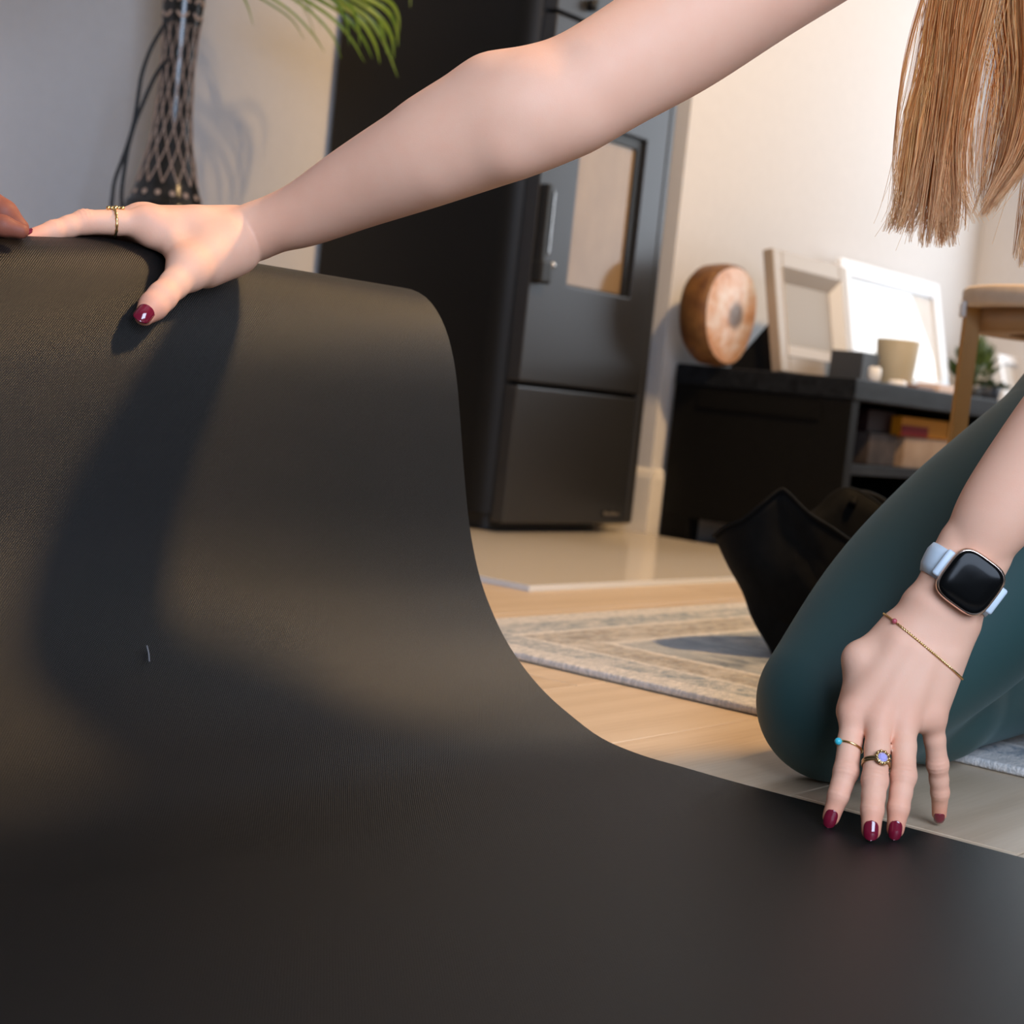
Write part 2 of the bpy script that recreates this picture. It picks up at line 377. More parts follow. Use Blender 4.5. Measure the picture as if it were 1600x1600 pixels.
# ------------------------------------------------------------------ stove
SX0, SX1, SY = 2.655, 3.135, 2.125
HS, BZ = 1.22, .010
st = thing('pellet_stove', ((SX0+SX1)/2, 2.4, .01), 'tall black steel pellet stove with a narrow glass door, against the left wall', 'stove')
def rrect(x0, x1, y0, y1, r, n=10):
    pts = []
    for cx, cy, a0 in ((x1-r, y0+r, -PI/2), (x1-r, y1-r, 0), (x0+r, y1-r, PI/2), (x0+r, y0+r, PI)):
        rr = r if cy < (y0+y1)/2 else .01
        cx2 = cx if rr == r else (x1-rr if cx > (x0+x1)/2 else x0+rr); cy2 = cy if rr == r else y1-rr
        for k in range(n+1):
            a = a0+PI/2*k/n; pts.append((cx2+rr*math.cos(a), cy2+rr*math.sin(a)))
    return pts
def prism(pts, z0, z1):
    n = len(pts); V = [(x, y, z0) for x, y in pts]+[(x, y, z1) for x, y in pts]
    return np.array(V), [(i, (i+1) % n, n+(i+1) % n, n+i) for i in range(n)]+[tuple(range(n-1, -1, -1)), tuple(range(n, 2*n))]
# rounded side shells bulge left of the door, like the curved cheek in the photo
shell = rrect(SX0-.012, SX1+.012, SY+.012, 2.705, .075)
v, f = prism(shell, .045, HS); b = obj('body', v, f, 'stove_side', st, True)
b.modifiers.new('edges', 'EDGE_SPLIT').split_angle = math.radians(40)
v, f = prism(rrect(SX0+.03, SX1-.05, SY+.05, 2.68, .03), BZ, .05); obj('plinth', v, f, 'stove_black', st, False)
ZD = .318
# lower front panel
box('lower_panel', (SX0+.013, SY-.004, .03), (SX1-.028, SY+.03, ZD-.004), 'stove', st, .004)
# upper door with an opening for the pane
WX0, WX1, WZ0, WZ1 = 2.795, 3.030, .532, .875
DX0, DX1, DZ0, DZ1 = SX0+.013, SX1-.028, ZD+.006, 1.065
def plate_hole(x0, x1, z0, z1, hx0, hx1, hz0, hz1, ya, yb):
    bm = bmesh.new()
    o = [(x0, z0), (x1, z0), (x1, z1), (x0, z1)]; h = [(hx0, hz0), (hx1, hz0), (hx1, hz1), (hx0, hz1)]
    V = [(x, ya, z) for x, z in o]+[(x, ya, z) for x, z in h]+[(x, yb, z) for x, z in o]+[(x, yb, z) for x, z in h]
    Fc = []
    for i in range(4):
        j = (i+1) % 4
        Fc += [(i, j, 4+j, 4+i), (8+j, 8+i, 12+i, 12+j), (j, i, 8+i, 8+j), (4+i, 4+j, 12+j, 12+i)]
    return np.array(V), Fc
v, f = plate_hole(DX0, DX1, DZ0, DZ1, WX0, WX1, WZ0, WZ1, SY-.008, SY+.028)
door = obj('fire_door', v, f, 'stove', st, False)
bv = door.modifiers.new('bevel', 'BEVEL'); bv.width = .003; bv.segments = 2
v, f = plate_hole(WX0-.002, WX1+.002, WZ0-.002, WZ1+.002, WX0+.006, WX1-.022, WZ0+.004, WZ1-.022, SY+.001, SY+.0115)
obj('window_gasket', v, f, 'stove_black', door, False)
box('pane', (WX0, SY+.0075, WZ0), (WX1, SY+.0105, WZ1), 'stove_glass', door, 0)
box('top_panel', (DX0, SY-.006, DZ1+.008), (DX1, SY+.03, HS-.02), 'stove', st, .003)
box('door_seam', (SX0+.016, SY+.022, .03), (SX1-.018, SY+.03, HS-.02), 'stove_black', st, 0)
box('right_trim', (SX1-.024, SY-.004, .03), (SX1+.006, SY+.03, HS-.02), 'stove', st, .008)
v, f = lathe([(.012, 0), (.012, .018), (.009, .02)], A3(2.775, 0, 0), 16); v = np.stack([v[:, 0], SY-.005-v[:, 2], 1.105+v[:, 1]], 1); obj('latch_knob', v, f, 'stove_black', st)
# handle
hx = 2.685
hd = obj('door_handle', *merge(boxgeo((hx-.014, SY-.030, .540), (hx+.004, SY-.008, .725), .004), boxgeo((hx-.016, SY-.034, .525), (hx+.024, SY-.008, .572), .006)), 'stove_black', door, False)
box('handle_grip', (hx+.004, SY-.032, .585), (hx+.010, SY-.022, .712), 'chrome', hd, .002)
v, f = lathe([(.0, 0), (.006, 0), (.006, .014), (.0, .016)], A3(0, 0, 0), 14); v = np.stack([hx+.024+v[:, 2], SY-.024+v[:, 0], .566+v[:, 1]], 1); obj('handle_screw', v, f, 'chrome', hd)
bd = box('maker_badge', (3.015, SY-.0075, .047), (3.080, SY-.004, .060), 'stove_black', st, .001)
for k in range(6):
    hgt = [.009, .006, .006, .009, .006, .006][k]
    box('badge_letter', (3.019+k*.0098, SY-.009, .0495), (3.0255+k*.0098, SY-.0072, .0495+hgt), 'badge', bd, .0008)

# ------------------------------------------------------------------ console and what stands on it
CX0, CX1, CY0, CY1, CZ = 3.24, XE-.012, 1.66, 2.112, .405
co = thing('media_console', ((CX0+CX1)/2, (CY0+CY1)/2, 0), 'low black wooden media console with open shelves along the back wall', 'console')
box('top_board', (CX0-.004, CY0-.006, CZ-.046), (CX1, CY1, CZ), 'console_top', co, .003)
sp_ = box('side_panel', (CX0, CY0, .055), (CX0+.035, CY1, CZ-.046), 'console', co, .002)
for y_ in (CY0, CY1-.075): box('leg', (CX0, y_, .0), (CX0+.05, y_+.075, .055), 'console', co, .002)
for y_ in (CY0, CY1-.075): box('leg', (CX1-.05, y_, .0), (CX1, y_+.075, .055), 'console', co, .002)
box('panel_rail', (CX0-.006, CY0+.07, .31), (CX0, CY1-.07, .345), 'console', co, .001)
box('shelf', (CX0+.035, CY0+.005, .198), (CX1, CY1, .220), 'console_top', co, .001)
box('base_board', (CX0+.035, CY0+.005, .055), (CX1, CY1, .075), 'console', co, .001)
box('back_panel', (CX0+.035, CY1-.012, .075), (CX1, CY1-.002, CZ-.046), 'console', co, 0)
box('divider', (4.06, CY0+.006, .075), (4.085, CY1-.012, CZ-.046), 'console', co, .001)
box('side_panel', (CX1-.03, CY0, .055), (CX1, CY1, CZ-.046), 'console', co, .002)

def Y_at(x, y, Y): return onY(x, y, Y)
# agate: thick rounded slice, face turned to -Y
c0 = Y_at(1133, 490, 2.0); ag = thing('stone_slice', (c0[0], 2.035, CZ), 'polished agate slice with brown rind standing upright at the console end', 'stone')
n = 40; prof = []
for k in range(n):
    a = 2*PI*k/n; rx = .118*(1+.05*math.cos(2*a+.5)+.03*math.cos(3*a)); rz = .116*(1+.03*math.sin(3*a+1))
    prof.append((rx*math.sin(a), rz*-math.cos(a)))
zmin = min(p[1] for p in prof); zc = CZ-zmin
V = []; lay = [(0, .94), (.006, .985), (.025, 1.0), (.06, .97), (.075, .86)]
for d, s_ in lay: V += [(c0[0]+px*s_, 1.985+d+(.02)*(pz*s_ > 5), zc+pz*s_ + (0 if s_ == 1 else -0.0)) for px, pz in prof]
Fc = [(i*n+k, (i+1)*n+k, (i+1)*n+(k+1) % n, i*n+(k+1) % n) for i in range(len(lay)-1) for k in range(n)]+[tuple((len(lay)-1)*n+k for k in range(n-1, -1, -1))]
V = np.array(V); V[:, 2] += 0.0
obj('rind', V, Fc, 'bark', ag)
Vf = [(c0[0]+px*.93, 1.984, zc+pz*.93) for px, pz in prof]+[(c0[0]+px*.6, 1.979, zc+pz*.6) for px, pz in prof]+[(c0[0], 1.977, zc)]
Ff = [(k, (k+1) % n, n+(k+1) % n, n+k) for k in range(n)]+[(n+k, n+(k+1) % n, 2*n) for k in range(n)]
obj('polished_face', Vf, Ff, 'agate', ag, True, origin=(c0[0], 1.98, zc-.116))

def frame_thing(name, label, x0, x1, z0, h, yb, lean, rail, m_rail, m_in, depth=.02, bevel_m=None, group=None):
    t_ = thing(name, ((x0+x1)/2, yb, z0), label, 'picture frame', group); ang = math.atan2(lean, h)
    def xf(v):
        v = np.array(v, float); zz = v[:, 2]-z0; yy = v[:, 1]-yb
        out = v.copy(); out[:, 1] = yb+yy*math.cos(ang)+zz*math.sin(ang); out[:, 2] = z0+zz*math.cos(ang)-yy*math.sin(ang)+depth*math.sin(ang); return out
    for lo, hi in (((x0, 0), (x0+rail, h)), ((x1-rail, 0), (x1, h)), ((x0+rail, 0), (x1-rail, rail)), ((x0+rail, h-rail), (x1-rail, h))):
        box('frame_rail', (lo[0], yb, z0+lo[1]), (hi[0], yb+depth, z0+hi[1]), m_rail, t_, .003, xf)
    if bevel_m:
        q = rail*.55; w = rail*.75
        a0, a1, b0, b1 = x0+rail-.004, x1-rail+.004, z0+rail-.004, z0+h-rail+.004
        def strip(o0, o1):
            V = [o0[0], o0[1], o1[1], o1[0]]; return V
        cs = [(a0, b0), (a1, b0), (a1, b1), (a0, b1)]; ci = [(a0+w, b0+w), (a1-w, b0+w), (a1-w, b1-w), (a0+w, b1-w)]
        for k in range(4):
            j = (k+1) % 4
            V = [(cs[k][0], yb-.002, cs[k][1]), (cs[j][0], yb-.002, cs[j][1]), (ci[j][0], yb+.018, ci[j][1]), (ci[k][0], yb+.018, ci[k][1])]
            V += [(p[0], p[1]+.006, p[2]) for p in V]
            obj('bevel_strip', xf(V), [(0, 1, 2, 3), (7, 6, 5, 4), (0, 4, 5, 1), (1, 5, 6, 2), (2, 6, 7, 3), (3, 7, 4, 0)], m_rail if k % 2 == 0 else bevel_m, t_, False)  # upright strips get the painted glint colour, level ones the rail colour
    pd = .0185 if bevel_m else .011
    box('picture', (x0+rail*.8, yb+pd, z0+rail*.8), (x1-rail*.8, yb+pd+.003, z0+h-rail*.8), m_in, t_, 0, xf)
    box('backing', (x0+.006, yb+depth-.004, z0+.006), (x1-.006, yb+depth, z0+h-.006), 'stove_black', t_, 0, xf)
    return t_, xf
yf = 1.90
a0 = Y_at(1222, 574, yf); a1 = Y_at(1338, 589, yf)
f1, xf1 = frame_thing('picture_frame', 'silver picture frame beside the agate slice on the console', a0[0], a1[0], CZ, .285, yf, .062, .042, 'silver', 'picture', .027, 'glint_bevel')
sv = [(a0[0]+.03, yf+.03, CZ), (a0[0]+.03, yf+.16, CZ), (a0[0]+.03, yf+.060, CZ+.12), (a0[0]+.26, yf+.03, CZ), (a0[0]+.26, yf+.16, CZ), (a0[0]+.26, yf+.060, CZ+.12)]
obj('back_stand', sv, [(0, 1, 2), (5, 4, 3), (0, 3, 4, 1), (1, 4, 5, 2), (2, 5, 3, 0)], 'stove_black', f1, False)
yg = 2.005
b0 = Y_at(1334, 590, yg); b1 = Y_at(1487, 612, yg)
frame_thing('picture_frame', 'white framed print with glare on its glass, leaning on the back wall', b0[0], b1[0], CZ, .335, yg, .080, .045, 'white_frame', 'print', .02)
h0 = Y_at(1573, 628, 1.93)
frame_thing('picture_frame', 'small white frame at the far right end of the console', h0[0], h0[0]+.30, CZ, .155, 1.93, .045, .026, 'white', 'print', .03)
# cup with candle
q = Y_at(1401, 560, 1.80); r1 = .043
cu = thing('candle_cup', (q[0], 1.80, CZ), 'beige ceramic candle cup in front of the white framed print', 'cup')
R_c = .052
v, f = lathe([(R_c*.80, 0), (R_c*.82, .003), (R_c, .113), (R_c*1.0, .1155), (R_c*.93, .1155), (R_c*.9, .095), (.001, .095)], A3(q[0], 1.80, CZ), 40); obj('bowl', v, f, 'cup', cu)
v, f = lathe([(R_c*.89, .0955), (R_c*.89, .112), (.001, .112)], A3(q[0], 1.80, CZ), 30); obj('candle', v, f, 'candle', cu)
# little things round the cup
q = Y_at(1358, 570, 1.80); tag(box('storage_box', (q[0]-.035, 1.80, CZ), (q[0]+.05, 1.885, CZ+.073), 'dark_box', None, .003), 'small slate grey box between the silver frame and the cup', 'box')
q = Y_at(1367, 578, 1.745); v, f = lathe([(.010, 0), (.0145, .01), (.0145, .034), (.011, .038), (.001, .038)], A3(q[0], 1.745, CZ), 24); tag(obj('tealight', v, f, 'white'), 'small white tealight holder left of the beige cup', 'candle holder')
q = Y_at(1396, 597, 1.71); v, f = lathe([(.020, 0), (.022, .004), (.018, .012), (.001, .014)], A3(q[0], 1.70, CZ), 24); tag(obj('coaster_dish', v, f, 'white'), 'tiny pale dish at the console edge below the cup', 'dish')
q = Y_at(1437, 601, 1.74); tag(box('wooden_block', (q[0]-.055, 1.72, CZ), (q[0]+.045, 1.76, CZ+.012), 'brown', None, .002), 'flat brown wooden piece at the front of the console top', 'wood block')
q = Y_at(1468, 606, 1.75); tag(box('folded_card', (q[0]-.045, 1.73, CZ), (q[0]+.05, 1.79, CZ+.022), 'peach', None, .002), 'folded peach card in front of the white frame corner', 'card')
# leafy plant behind the white frame
def bush(name, label, c, rx, ry, h, nl, size):
    t_ = thing(name, c, label, 'plant')
    v, f = lathe([(.022, 0), (.030, .04), (.027, .042), (.001, .040)], A3(*c), 20); obj('pot', v, f, 'dark_box', t_)
    for k in range(nl):
        a = random.random()*2*PI; el = random.uniform(.2, 1.45); L = size*random.uniform(.7, 1.2)
        base = A3(c[0], c[1], c[2]+.04)
        tip = base + A3(rx*math.cos(a)*math.cos(el)*1.1, ry*math.sin(a)*math.cos(el)*1.1, (h-.04)*math.sin(el)**.8)
        mid = base + (tip-base)*.6
        d = (tip-mid); d /= np.linalg.norm(d)+1e-9; s = np.cross(d, A3(random.random(), random.random(), 1)); s /= np.linalg.norm(s)
        nn = np.cross(s, d)
        V = [mid]; 
        pts = [mid - d*L*.1, mid+s*L*.32+d*L*.35, tip+d*L*.35, mid-s*L*.32+d*L*.35, mid+nn*L*.12+d*L*.35]
        obj('leaf', pts, [(0, 1, 4), (1, 2, 4), (2, 3, 4), (3, 0, 4)], 'leafg', t_)
        if k % 3 == 0:
            vv, ff_ = tube(np.stack([base, (base+mid)/2+A3(0, 0, .004), mid]), .0012, 5); obj('stalk', vv, ff_, 'leafg', t_)
    return t_
q = Y_at(1499, 600, 1.93); bush('potted_plant', 'bushy dark green plant between the white framed print and the stool leg', (q[0]+.02, 1.90, CZ), .085, .06, .18, 90, .036)
q = Y_at(1545, 625, 1.80); bush('potted_plant', 'low green sprig left of the small white frame', (q[0], 1.80, CZ), .07, .04, .055, 34, .026)
# shelf contents
q0 = Y_at(1409, 680, 1.74); q1 = Y_at(1482, 684, 1.74); zb = Y_at(1440, 682, 1.74)[2]
zs = .220
k0 = Y_at(1418, 730, 1.745)
def shelf_box(name, label, px0, px1, Yp, z0, z1, m, depth=.16, cat='box', group=None):
    x0 = Y_at(px0, 690, Yp)[0]; x1 = Y_at(px1, 690, Yp)[0]
    return tag(box(name, (x0, Yp, z0), (x1, Yp+depth, z1), m, None, .002), label, cat, group)
shelf_box('card_box', 'beige cardboard box under the ochre box on the console shelf', 1414, 1500, 1.70, zs, .292, 'bookbeige')
o_ = thing('game_box', (Y_at(1445, 690, 1.70)[0], 1.75, .292), 'ochre box with a dark red panel on the console shelf', 'box')
x0 = Y_at(1409, 660, 1.695)[0]; x1 = Y_at(1483, 668, 1.695)[0]
box('carton', (x0, 1.695, .293), (x1, 1.85, .338), 'yellow', o_, .002)
box('red_panel', (x0+.001, 1.693, .294), (x0+(x1-x0)*.55, 1.6955, .318), 'red', o_, 0)
x0 = Y_at(1352, 690, 1.72)[0]; x1 = Y_at(1396, 690, 1.72)[0]
tag(box('game_box', (x0, 1.72, .294), (x1, 1.86, .345), 'maroon', None, .002), 'dark maroon box left of the ochre box on the console shelf', 'box')
tag(box('card_box', (x0, 1.71, zs), (x1-.004, 1.87, .293), 'bookgrey', None, .002), 'grey brown box under the maroon box on the console shelf', 'box')

# ------------------------------------------------------------------ stool
sd = 2.4; lt = P(1516, 474, sd); zt = P(1512, 447, sd)[2]; zb = lt[2]
rs = .172; cdir = _R0
sc_ = A3(*(P(1510, 460, sd) + cdir*rs)); so = thing('round_stool', (sc_[0], sc_[1], 0), 'round birch stool with a square wooden leg in front of the console', 'stool')
ZS = zt
v, f = lathe([(rs-.012, -.030), (rs-.002, -.030), (rs, -.024), (rs, -.004), (rs-.004, 0), (.001, 0.0)], A3(sc_[0], sc_[1], ZS), 72); obj('seat', v, f, 'stool_wood', so)
v, f = lathe([(.10, -.062), (.150, -.062), (.152, -.031), (.098, -.031), (.10, -.062)], A3(sc_[0], sc_[1], ZS), 60); f = f[:-2]; obj('support_ring', v, f, 'stool_ply', so)
box('cross_bar', (sc_[0]-.15, sc_[1]-.02, ZS-.055), (sc_[0]+.15, sc_[1]+.02, ZS-.031), 'stool_ply', so, .002)
box('cross_bar', (sc_[0]-.02, sc_[1]-.15, ZS-.055), (sc_[0]+.02, sc_[1]+.15, ZS-.031), 'stool_ply', so, .002)
ang0 = math.atan2(-cdir[1], -cdir[0])
for k in range(4):
    a = ang0+k*PI/2; d = A3(math.cos(a), math.sin(a), 0); s = A3(-d[1], d[0], 0); w = .0105
    top = A3(sc_[0], sc_[1], 0)+d*(rs-.012); bot = A3(sc_[0], sc_[1], 0)+d*(rs-.012)
    V = []
    for cpt, z in ((bot, .0095 if True else 0), (top, ZS-.030)):
        for i, j in ((-1, -1), (1, -1), (1, 1), (-1, 1)): V.append(cpt+d*w*i+s*w*j+A3(0, 0, z))
    lg = obj('leg', V, [(0, 1, 2, 3), (7, 6, 5, 4), (0, 4, 5, 1), (1, 5, 6, 2), (2, 6, 7, 3), (3, 7, 4, 0)], 'stool_leg', so, False)
    cpt = A3(sc_[0], sc_[1], ZS-.032)+d*(rs+.002)
    v, f = boxgeo((-.004, -.008, -.014), (.004, .008, .010), .003); v = cpt+v[:, :1]*d+v[:, 1:2]*s+v[:, 2:]*A3(0, 0, 1)
    obj('joint_cap', v, f, 'white', lg)

# ------------------------------------------------------------------ vase with palm
vd = onY(272, 170, 2.50); VX, VY = vd[0], 2.50
def zpx(y): return onY(257+(320-y)*.097, y, VY)[2]
pxm = 2600/((A3(VX, VY, .7)-CAM)@FW)
vs = thing('floor_vase', (VX, VY, 0), 'tall hourglass floor vase with copper lattice relief on black glaze, by the left wall', 'vase')
zz = lambda y: zpx(y)
vprof = [(.085, 0), (.105, .02), (.128, .14), (.130, .26), (.112, .40), (66/pxm, zz(335)), (56/pxm, zz(312)), (47/pxm, zz(285)), (38/pxm, zz(245)), (31/pxm, zz(205)), (28/pxm, zz(160)), (26.5/pxm, zz(110)), (28/pxm, zz(60)), (30/pxm, zz(35)), (32/pxm, zz(5)), (34/pxm, zz(-40)), (40/pxm, zz(-90)), (46/pxm, zz(-120))]
vp = catmull(np.array(vprof), 90)
vrad = lambda z: np.interp(z, vp[:, 1], vp[:, 0])
inner = [(r-.006, z) for r, z in vp[::-1][:12]]
v, f = lathe(list(map(tuple, vp))+inner, A3(VX, VY, 0), 64); obj('body', v, f, 'vase', vs)
# lattice: two families of helical ribs wrapped on the neck
NH = 13; za, zb_ = zz(290), zz(40)
for sgn in (1, -1):
    for k in range(NH):
        zs_ = np.linspace(za, zb_, 90); u = (zs_-za)/(zb_-za)
        th = sgn*(u*2*PI*.33) + 2*PI*k/NH
        r_ = vrad(zs_)+.0004
        pts = np.stack([VX+r_*np.cos(th), VY+r_*np.sin(th), zs_], 1)
        v, f = tube(pts, .0009*(1+.6*(1-u)), 6); obj('lattice_rib', v, f, 'lattice', vs)
def decal(name, th, z, a, b, rot, m, parent):
    n = 12; V = []
    for lay, (s_, h_) in enumerate(((1.0, -.0005), (.8, .0014), (0, .0018))):
        for i in range(n if s_ else 1):
            q = 2*PI*i/n; x, y = a*s_*math.cos(q), b*s_*math.sin(q)
            xx, yy = x*math.cos(rot)-y*math.sin(rot), x*math.sin(rot)+y*math.cos(rot)
            z2 = z+yy; r_ = vrad(z2)+h_; t2 = th+xx/r_
            V.append((VX+r_*math.cos(t2), VY+r_*math.sin(t2), z2))
    Fc = [(i, (i+1) % n, n+(i+1) % n, n+i) for i in range(n)]+[(n+i, n+(i+1) % n, 2*n) for i in range(n)]
    return obj(name, V, Fc, m, parent)
for k in range(15): decal('dot', 2*PI*k/15, zz(306), .0058, .0058, 0, 'lattice', vs)
for k in range(7):
    for j in range(4): decal('petal', 2*PI*(k+.5)/7+(.11 if j % 2 else -.11)*1.6, zz(16)+(.014 if j < 2 else -.014), .0085, .0032, (PI/4 if j in (1, 2) else -PI/4)*(-1 if j >= 2 else -1), 'lattice', vs)
# cord looped on the vase
def cordpts(px): return np.array([onY(x, y, VY-.03) for x, y in px])
c1 = catmull(cordpts([(262, 30), (250, 50), (235, 78), (222, 115), (216, 150), (211, 183), (203, 215), (191, 250), (180, 280), (176, 305), (174, 335), (182, 350), (190, 330), (190, 300), (195, 262), (200, 232), (210, 195), (222, 165), (238, 128), (252, 104), (264, 92)]), 120)
v, f = tube(c1, .0036, 8); tag(obj('hanging_cord', v, f, 'cord'), 'thin black cord looped over the neck of the floor vase', 'cord')
# palm
pal = thing('palm_plant', (VX, VY, .60), 'green palm with long arching feathered fronds growing out of the floor vase', 'plant')
def blade(base, d0, L, w, droop, side):
    n = 9; pts = [np.array(base)]; d = d0/np.linalg.norm(d0)
    for k in range(n-1):
        pts.append(pts[-1]+d*L/(n-1)); d = d+A3(0, 0, -droop*(.3+k/n)); d /= np.linalg.norm(d)
    V = []; Fc = []
    for k, p_ in enumerate(pts):
        t_ = k/(n-1); ww = w*(min(1, .35+2.4*t_))*(1-t_**2.2)+.0004
        tg = pts[min(k+1, n-1)]-pts[max(k-1, 0)]; tg /= np.linalg.norm(tg)
        s = np.cross(tg, A3(.25*side, -.35, 1)); s /= np.linalg.norm(s); nn = np.cross(s, tg)
        V += [p_+s*ww, p_-nn*ww*.45, p_-s*ww]
    for k in range(n-1):
        a, b = 3*k, 3*k+3; Fc += [(a, a+1, b+1, b), (a+1, a+2, b+2, b+1)]
    return np.array(V), Fc
def frond(pts, L, w, nl, spread, droop, parent=pal):
    rc = catmull(pts, 26); v, f = tube(rc, np.linspace(.0032, .001, 26), 7); fr = obj('frond', v, f, 'stem', parent)
    for i in range(nl):
        u = .22+.78*i/(nl-1); k = int(u*24); p_ = rc[k]; tg = rc[k+1]-rc[k]; tg /= np.linalg.norm(tg)
        s = np.cross(tg, A3(0, 0, 1)); s /= np.linalg.norm(s)+1e-9
        for sd_ in (-1, 1):
            sp_ = spread*(1-.55*u); d = tg*math.cos(sp_)+s*sd_*math.sin(sp_)+A3(0, 0, .12)+np.random.randn(3)*.05
            v, f = blade(p_, d, L*random.uniform(.8, 1.1)*(1-.25*abs(u-.5)), w*random.uniform(.8, 1.15), droop*random.uniform(.8, 1.2), sd_)
            obj('leaflet', v, f, 'palm', fr)
    return fr
top = A3(VX, VY, zz(-110))
G = lambda x, y, Y: onY(x, y, Y)
stem0 = top-A3(0, 0, .3)
def leaflet_px(fr, px, w, Ya, Yb):
    c = catmull(np.array([onY(x, y, Ya+(Yb-Ya)*k/(len(px)-1)) for k, (x, y) in enumerate(px)]), 14); V = []; n = len(c)
    for k in range(n):
        t_ = k/(n-1); ww = w*min(1, .4+2.5*t_)*(1-t_**2.4)+.0003; tg = c[min(k+1, n-1)]-c[max(k-1, 0)]; tg /= np.linalg.norm(tg)
        s = np.cross(tg, -FW+A3(0, 0, .5)); s /= np.linalg.norm(s); nn = np.cross(s, tg); V += [c[k]+s*ww, c[k]-nn*ww*.5, c[k]-s*ww]
    obj('leaflet', V, [q for k in range(n-1) for q in ((3*k, 3*k+1, 3*k+4, 3*k+3), (3*k+1, 3*k+2, 3*k+5, 3*k+4))], 'palm', fr)
rc = catmull([stem0, top+A3(0, -.02, .08), G(380, -70, 2.42), G(450, -48, 2.36), G(520, -22, 2.32), G(575, 12, 2.30)], 26); v, f = tube(rc, np.linspace(.0034, .0012, 26), 7); fr_ = obj('frond', v, f, 'stem', pal)
for px, w_ in (([(350, -72), (400, -20), (455, 18), (490, 55), (507, 82)], .0030), ([(372, -68), (430, -22), (490, 22), (522, 60), (533, 92)], .0034), ([(340, -75), (372, -25), (420, 5), (455, 30), (476, 62)], .0026),
               ([(400, -62), (455, -15), (515, 25), (548, 60), (570, 98)], .0048), ([(420, -58), (480, -12), (535, 22), (566, 58), (582, 92)], .0056), ([(440, -52), (505, -10), (560, 28), (585, 66), (594, 100)], .0062),
               ([(460, -46), (520, -8), (575, 28), (602, 70), (622, 122)], .0066), ([(480, -38), (545, -6), (592, 26), (612, 58), (616, 92)], .0064), ([(500, -30), (560, -8), (602, 14), (619, 42), (622, 74)], .0060),
               ([(520, -24), (572, -12), (608, 2), (622, 24), (624, 50)], .0052), ([(450, -50), (500, -22), (545, 8), (560, 40), (562, 74)], .0050), ([(430, -55), (470, -30), (520, 0), (542, 36), (545, 70)], .0044),
               ([(545, -10), (575, 8), (592, 30), (600, 58), (604, 84)], .0046), ([(300, -80), (335, -60), (365, -30), (385, 5), (396, 40)], .0026), ([(540, -12), (590, -30), (625, -22), (640, -4), (641, 12)], .0030)):
    leaflet_px(fr_, px, w_, 2.40, 2.28)
frond([stem0, top+A3(.02, .01, .06), G(350, -90, 2.52), G(395, -75, 2.52), G(440, -40, 2.50), G(470, 0, 2.48)], .11, .0036, 10, .6, .25)
frond([stem0, top+A3(-.01, -.02, .14), G(230, -190, 2.42), G(150, -180, 2.35), G(80, -140, 2.30), G(40, -110, 2.28)], .15, .005, 13, .9, .2)
frond([stem0, top+A3(.01, .0, .20), G(330, -280, 2.40), G(400, -320, 2.32), G(500, -320, 2.26), G(600, -240, 2.22)], .18, .005, 14, .9, .25)
frond([stem0, top+A3(0, -.02, .18), G(290, -260, 2.30), G(290, -300, 2.15), G(270, -300, 2.02), G(250, -270, 1.95)], .17, .005, 13, .9, .25)
frond([stem0, top+A3(-.02, -.0, .16), G(220, -240, 2.50), G(160, -270, 2.48), G(100, -250, 2.46), G(40, -200, 2.45)], .16, .005, 13, .9, .25)

# ------------------------------------------------------------------ bag
bz = .0098
bc = onfloor(1312, 1030, bz); bg = thing('tote_bag', (bc[0], bc[1], bz), 'slouching black fabric tote bag on the rug behind the knee', 'bag')
D0 = (bc-CAM)@FW
def BP(x, y, dd): return P(x, y, D0+dd)
rim = [(1115, 838, -.02), (1132, 824, -.05), (1160, 812, -.07), (1190, 788, -.075), (1218, 766, -.07), (1232, 772, -.07), (1262, 802, -.07), (1300, 826, -.06), (1345, 856, -.04), (1400, 880, .0), (1420, 850, .05), (1400, 812, .09), (1365, 782, .11), (1330, 764, .11), (1302, 772, .11), (1272, 800, .10), (1220, 822, .08), (1160, 836, .04)]
rimp = np.array([BP(*q) for q in rim]); nR = 72
rl = catmull(np.vstack([rimp, rimp[:1]]), nR+1)[:-1]
th = np.linspace(0, 2*PI, nR, endpoint=False)
base_px = [(1205, 1018, -.03), (1225, 1042, -.055), (1290, 1050, -.06), (1350, 1050, -.05), (1400, 1046, 0), (1390, 1020, .06), (1330, 1000, .08), (1250, 1000, .06)]
bp = []
for x, y, dd in base_px:
    q = BP(x, y, dd); q[2] = bz; bp.append(q)
bl = catmull(np.vstack([np.array(bp), bp[:1]]), nR+1)[:-1]
cen_r, cen_b = rl.mean(0), bl.mean(0)
# pair rim and base by angle about their centres
def byang(loop, c):
    a = np.arctan2((loop-c)[:, 1], (loop-c)[:, 0]); o = np.argsort(a); return np.stack([np.interp(np.linspace(-PI, PI, nR, endpoint=False), np.r_[a[o]-2*PI, a[o], a[o]+2*PI], np.tile(loop[o][:, k], 3)) for k in range(3)], 1)
bl = byang(bl, cen_b)
ar = np.arctan2((rl-cen_r)[:, 1], (rl-cen_r)[:, 0])
V = []; rings = 16
bl2 = np.stack([np.interp(ar, np.linspace(-PI, PI, nR+1), np.r_[bl[:, k], bl[:1, k]]) for k in range(3)], 1)
for i in range(rings):
    u = i/(rings-1); w_ = u
    ring = bl2*(1-w_)+rl*w_; ring[:, 2] = bz+(rl[:, 2]-bz)*u
    out = ring-ring.mean(0); out[:, 2] = 0; out /= np.linalg.norm(out, axis=1)[:, None]+1e-9
    ring = ring + out*(.006*math.sin(u*PI*2.2)*np.sin(ar*3+u*4)+.003*np.sin(ar*7+u*9))[:, None]*math.sin(u*PI)
    V.append(ring)
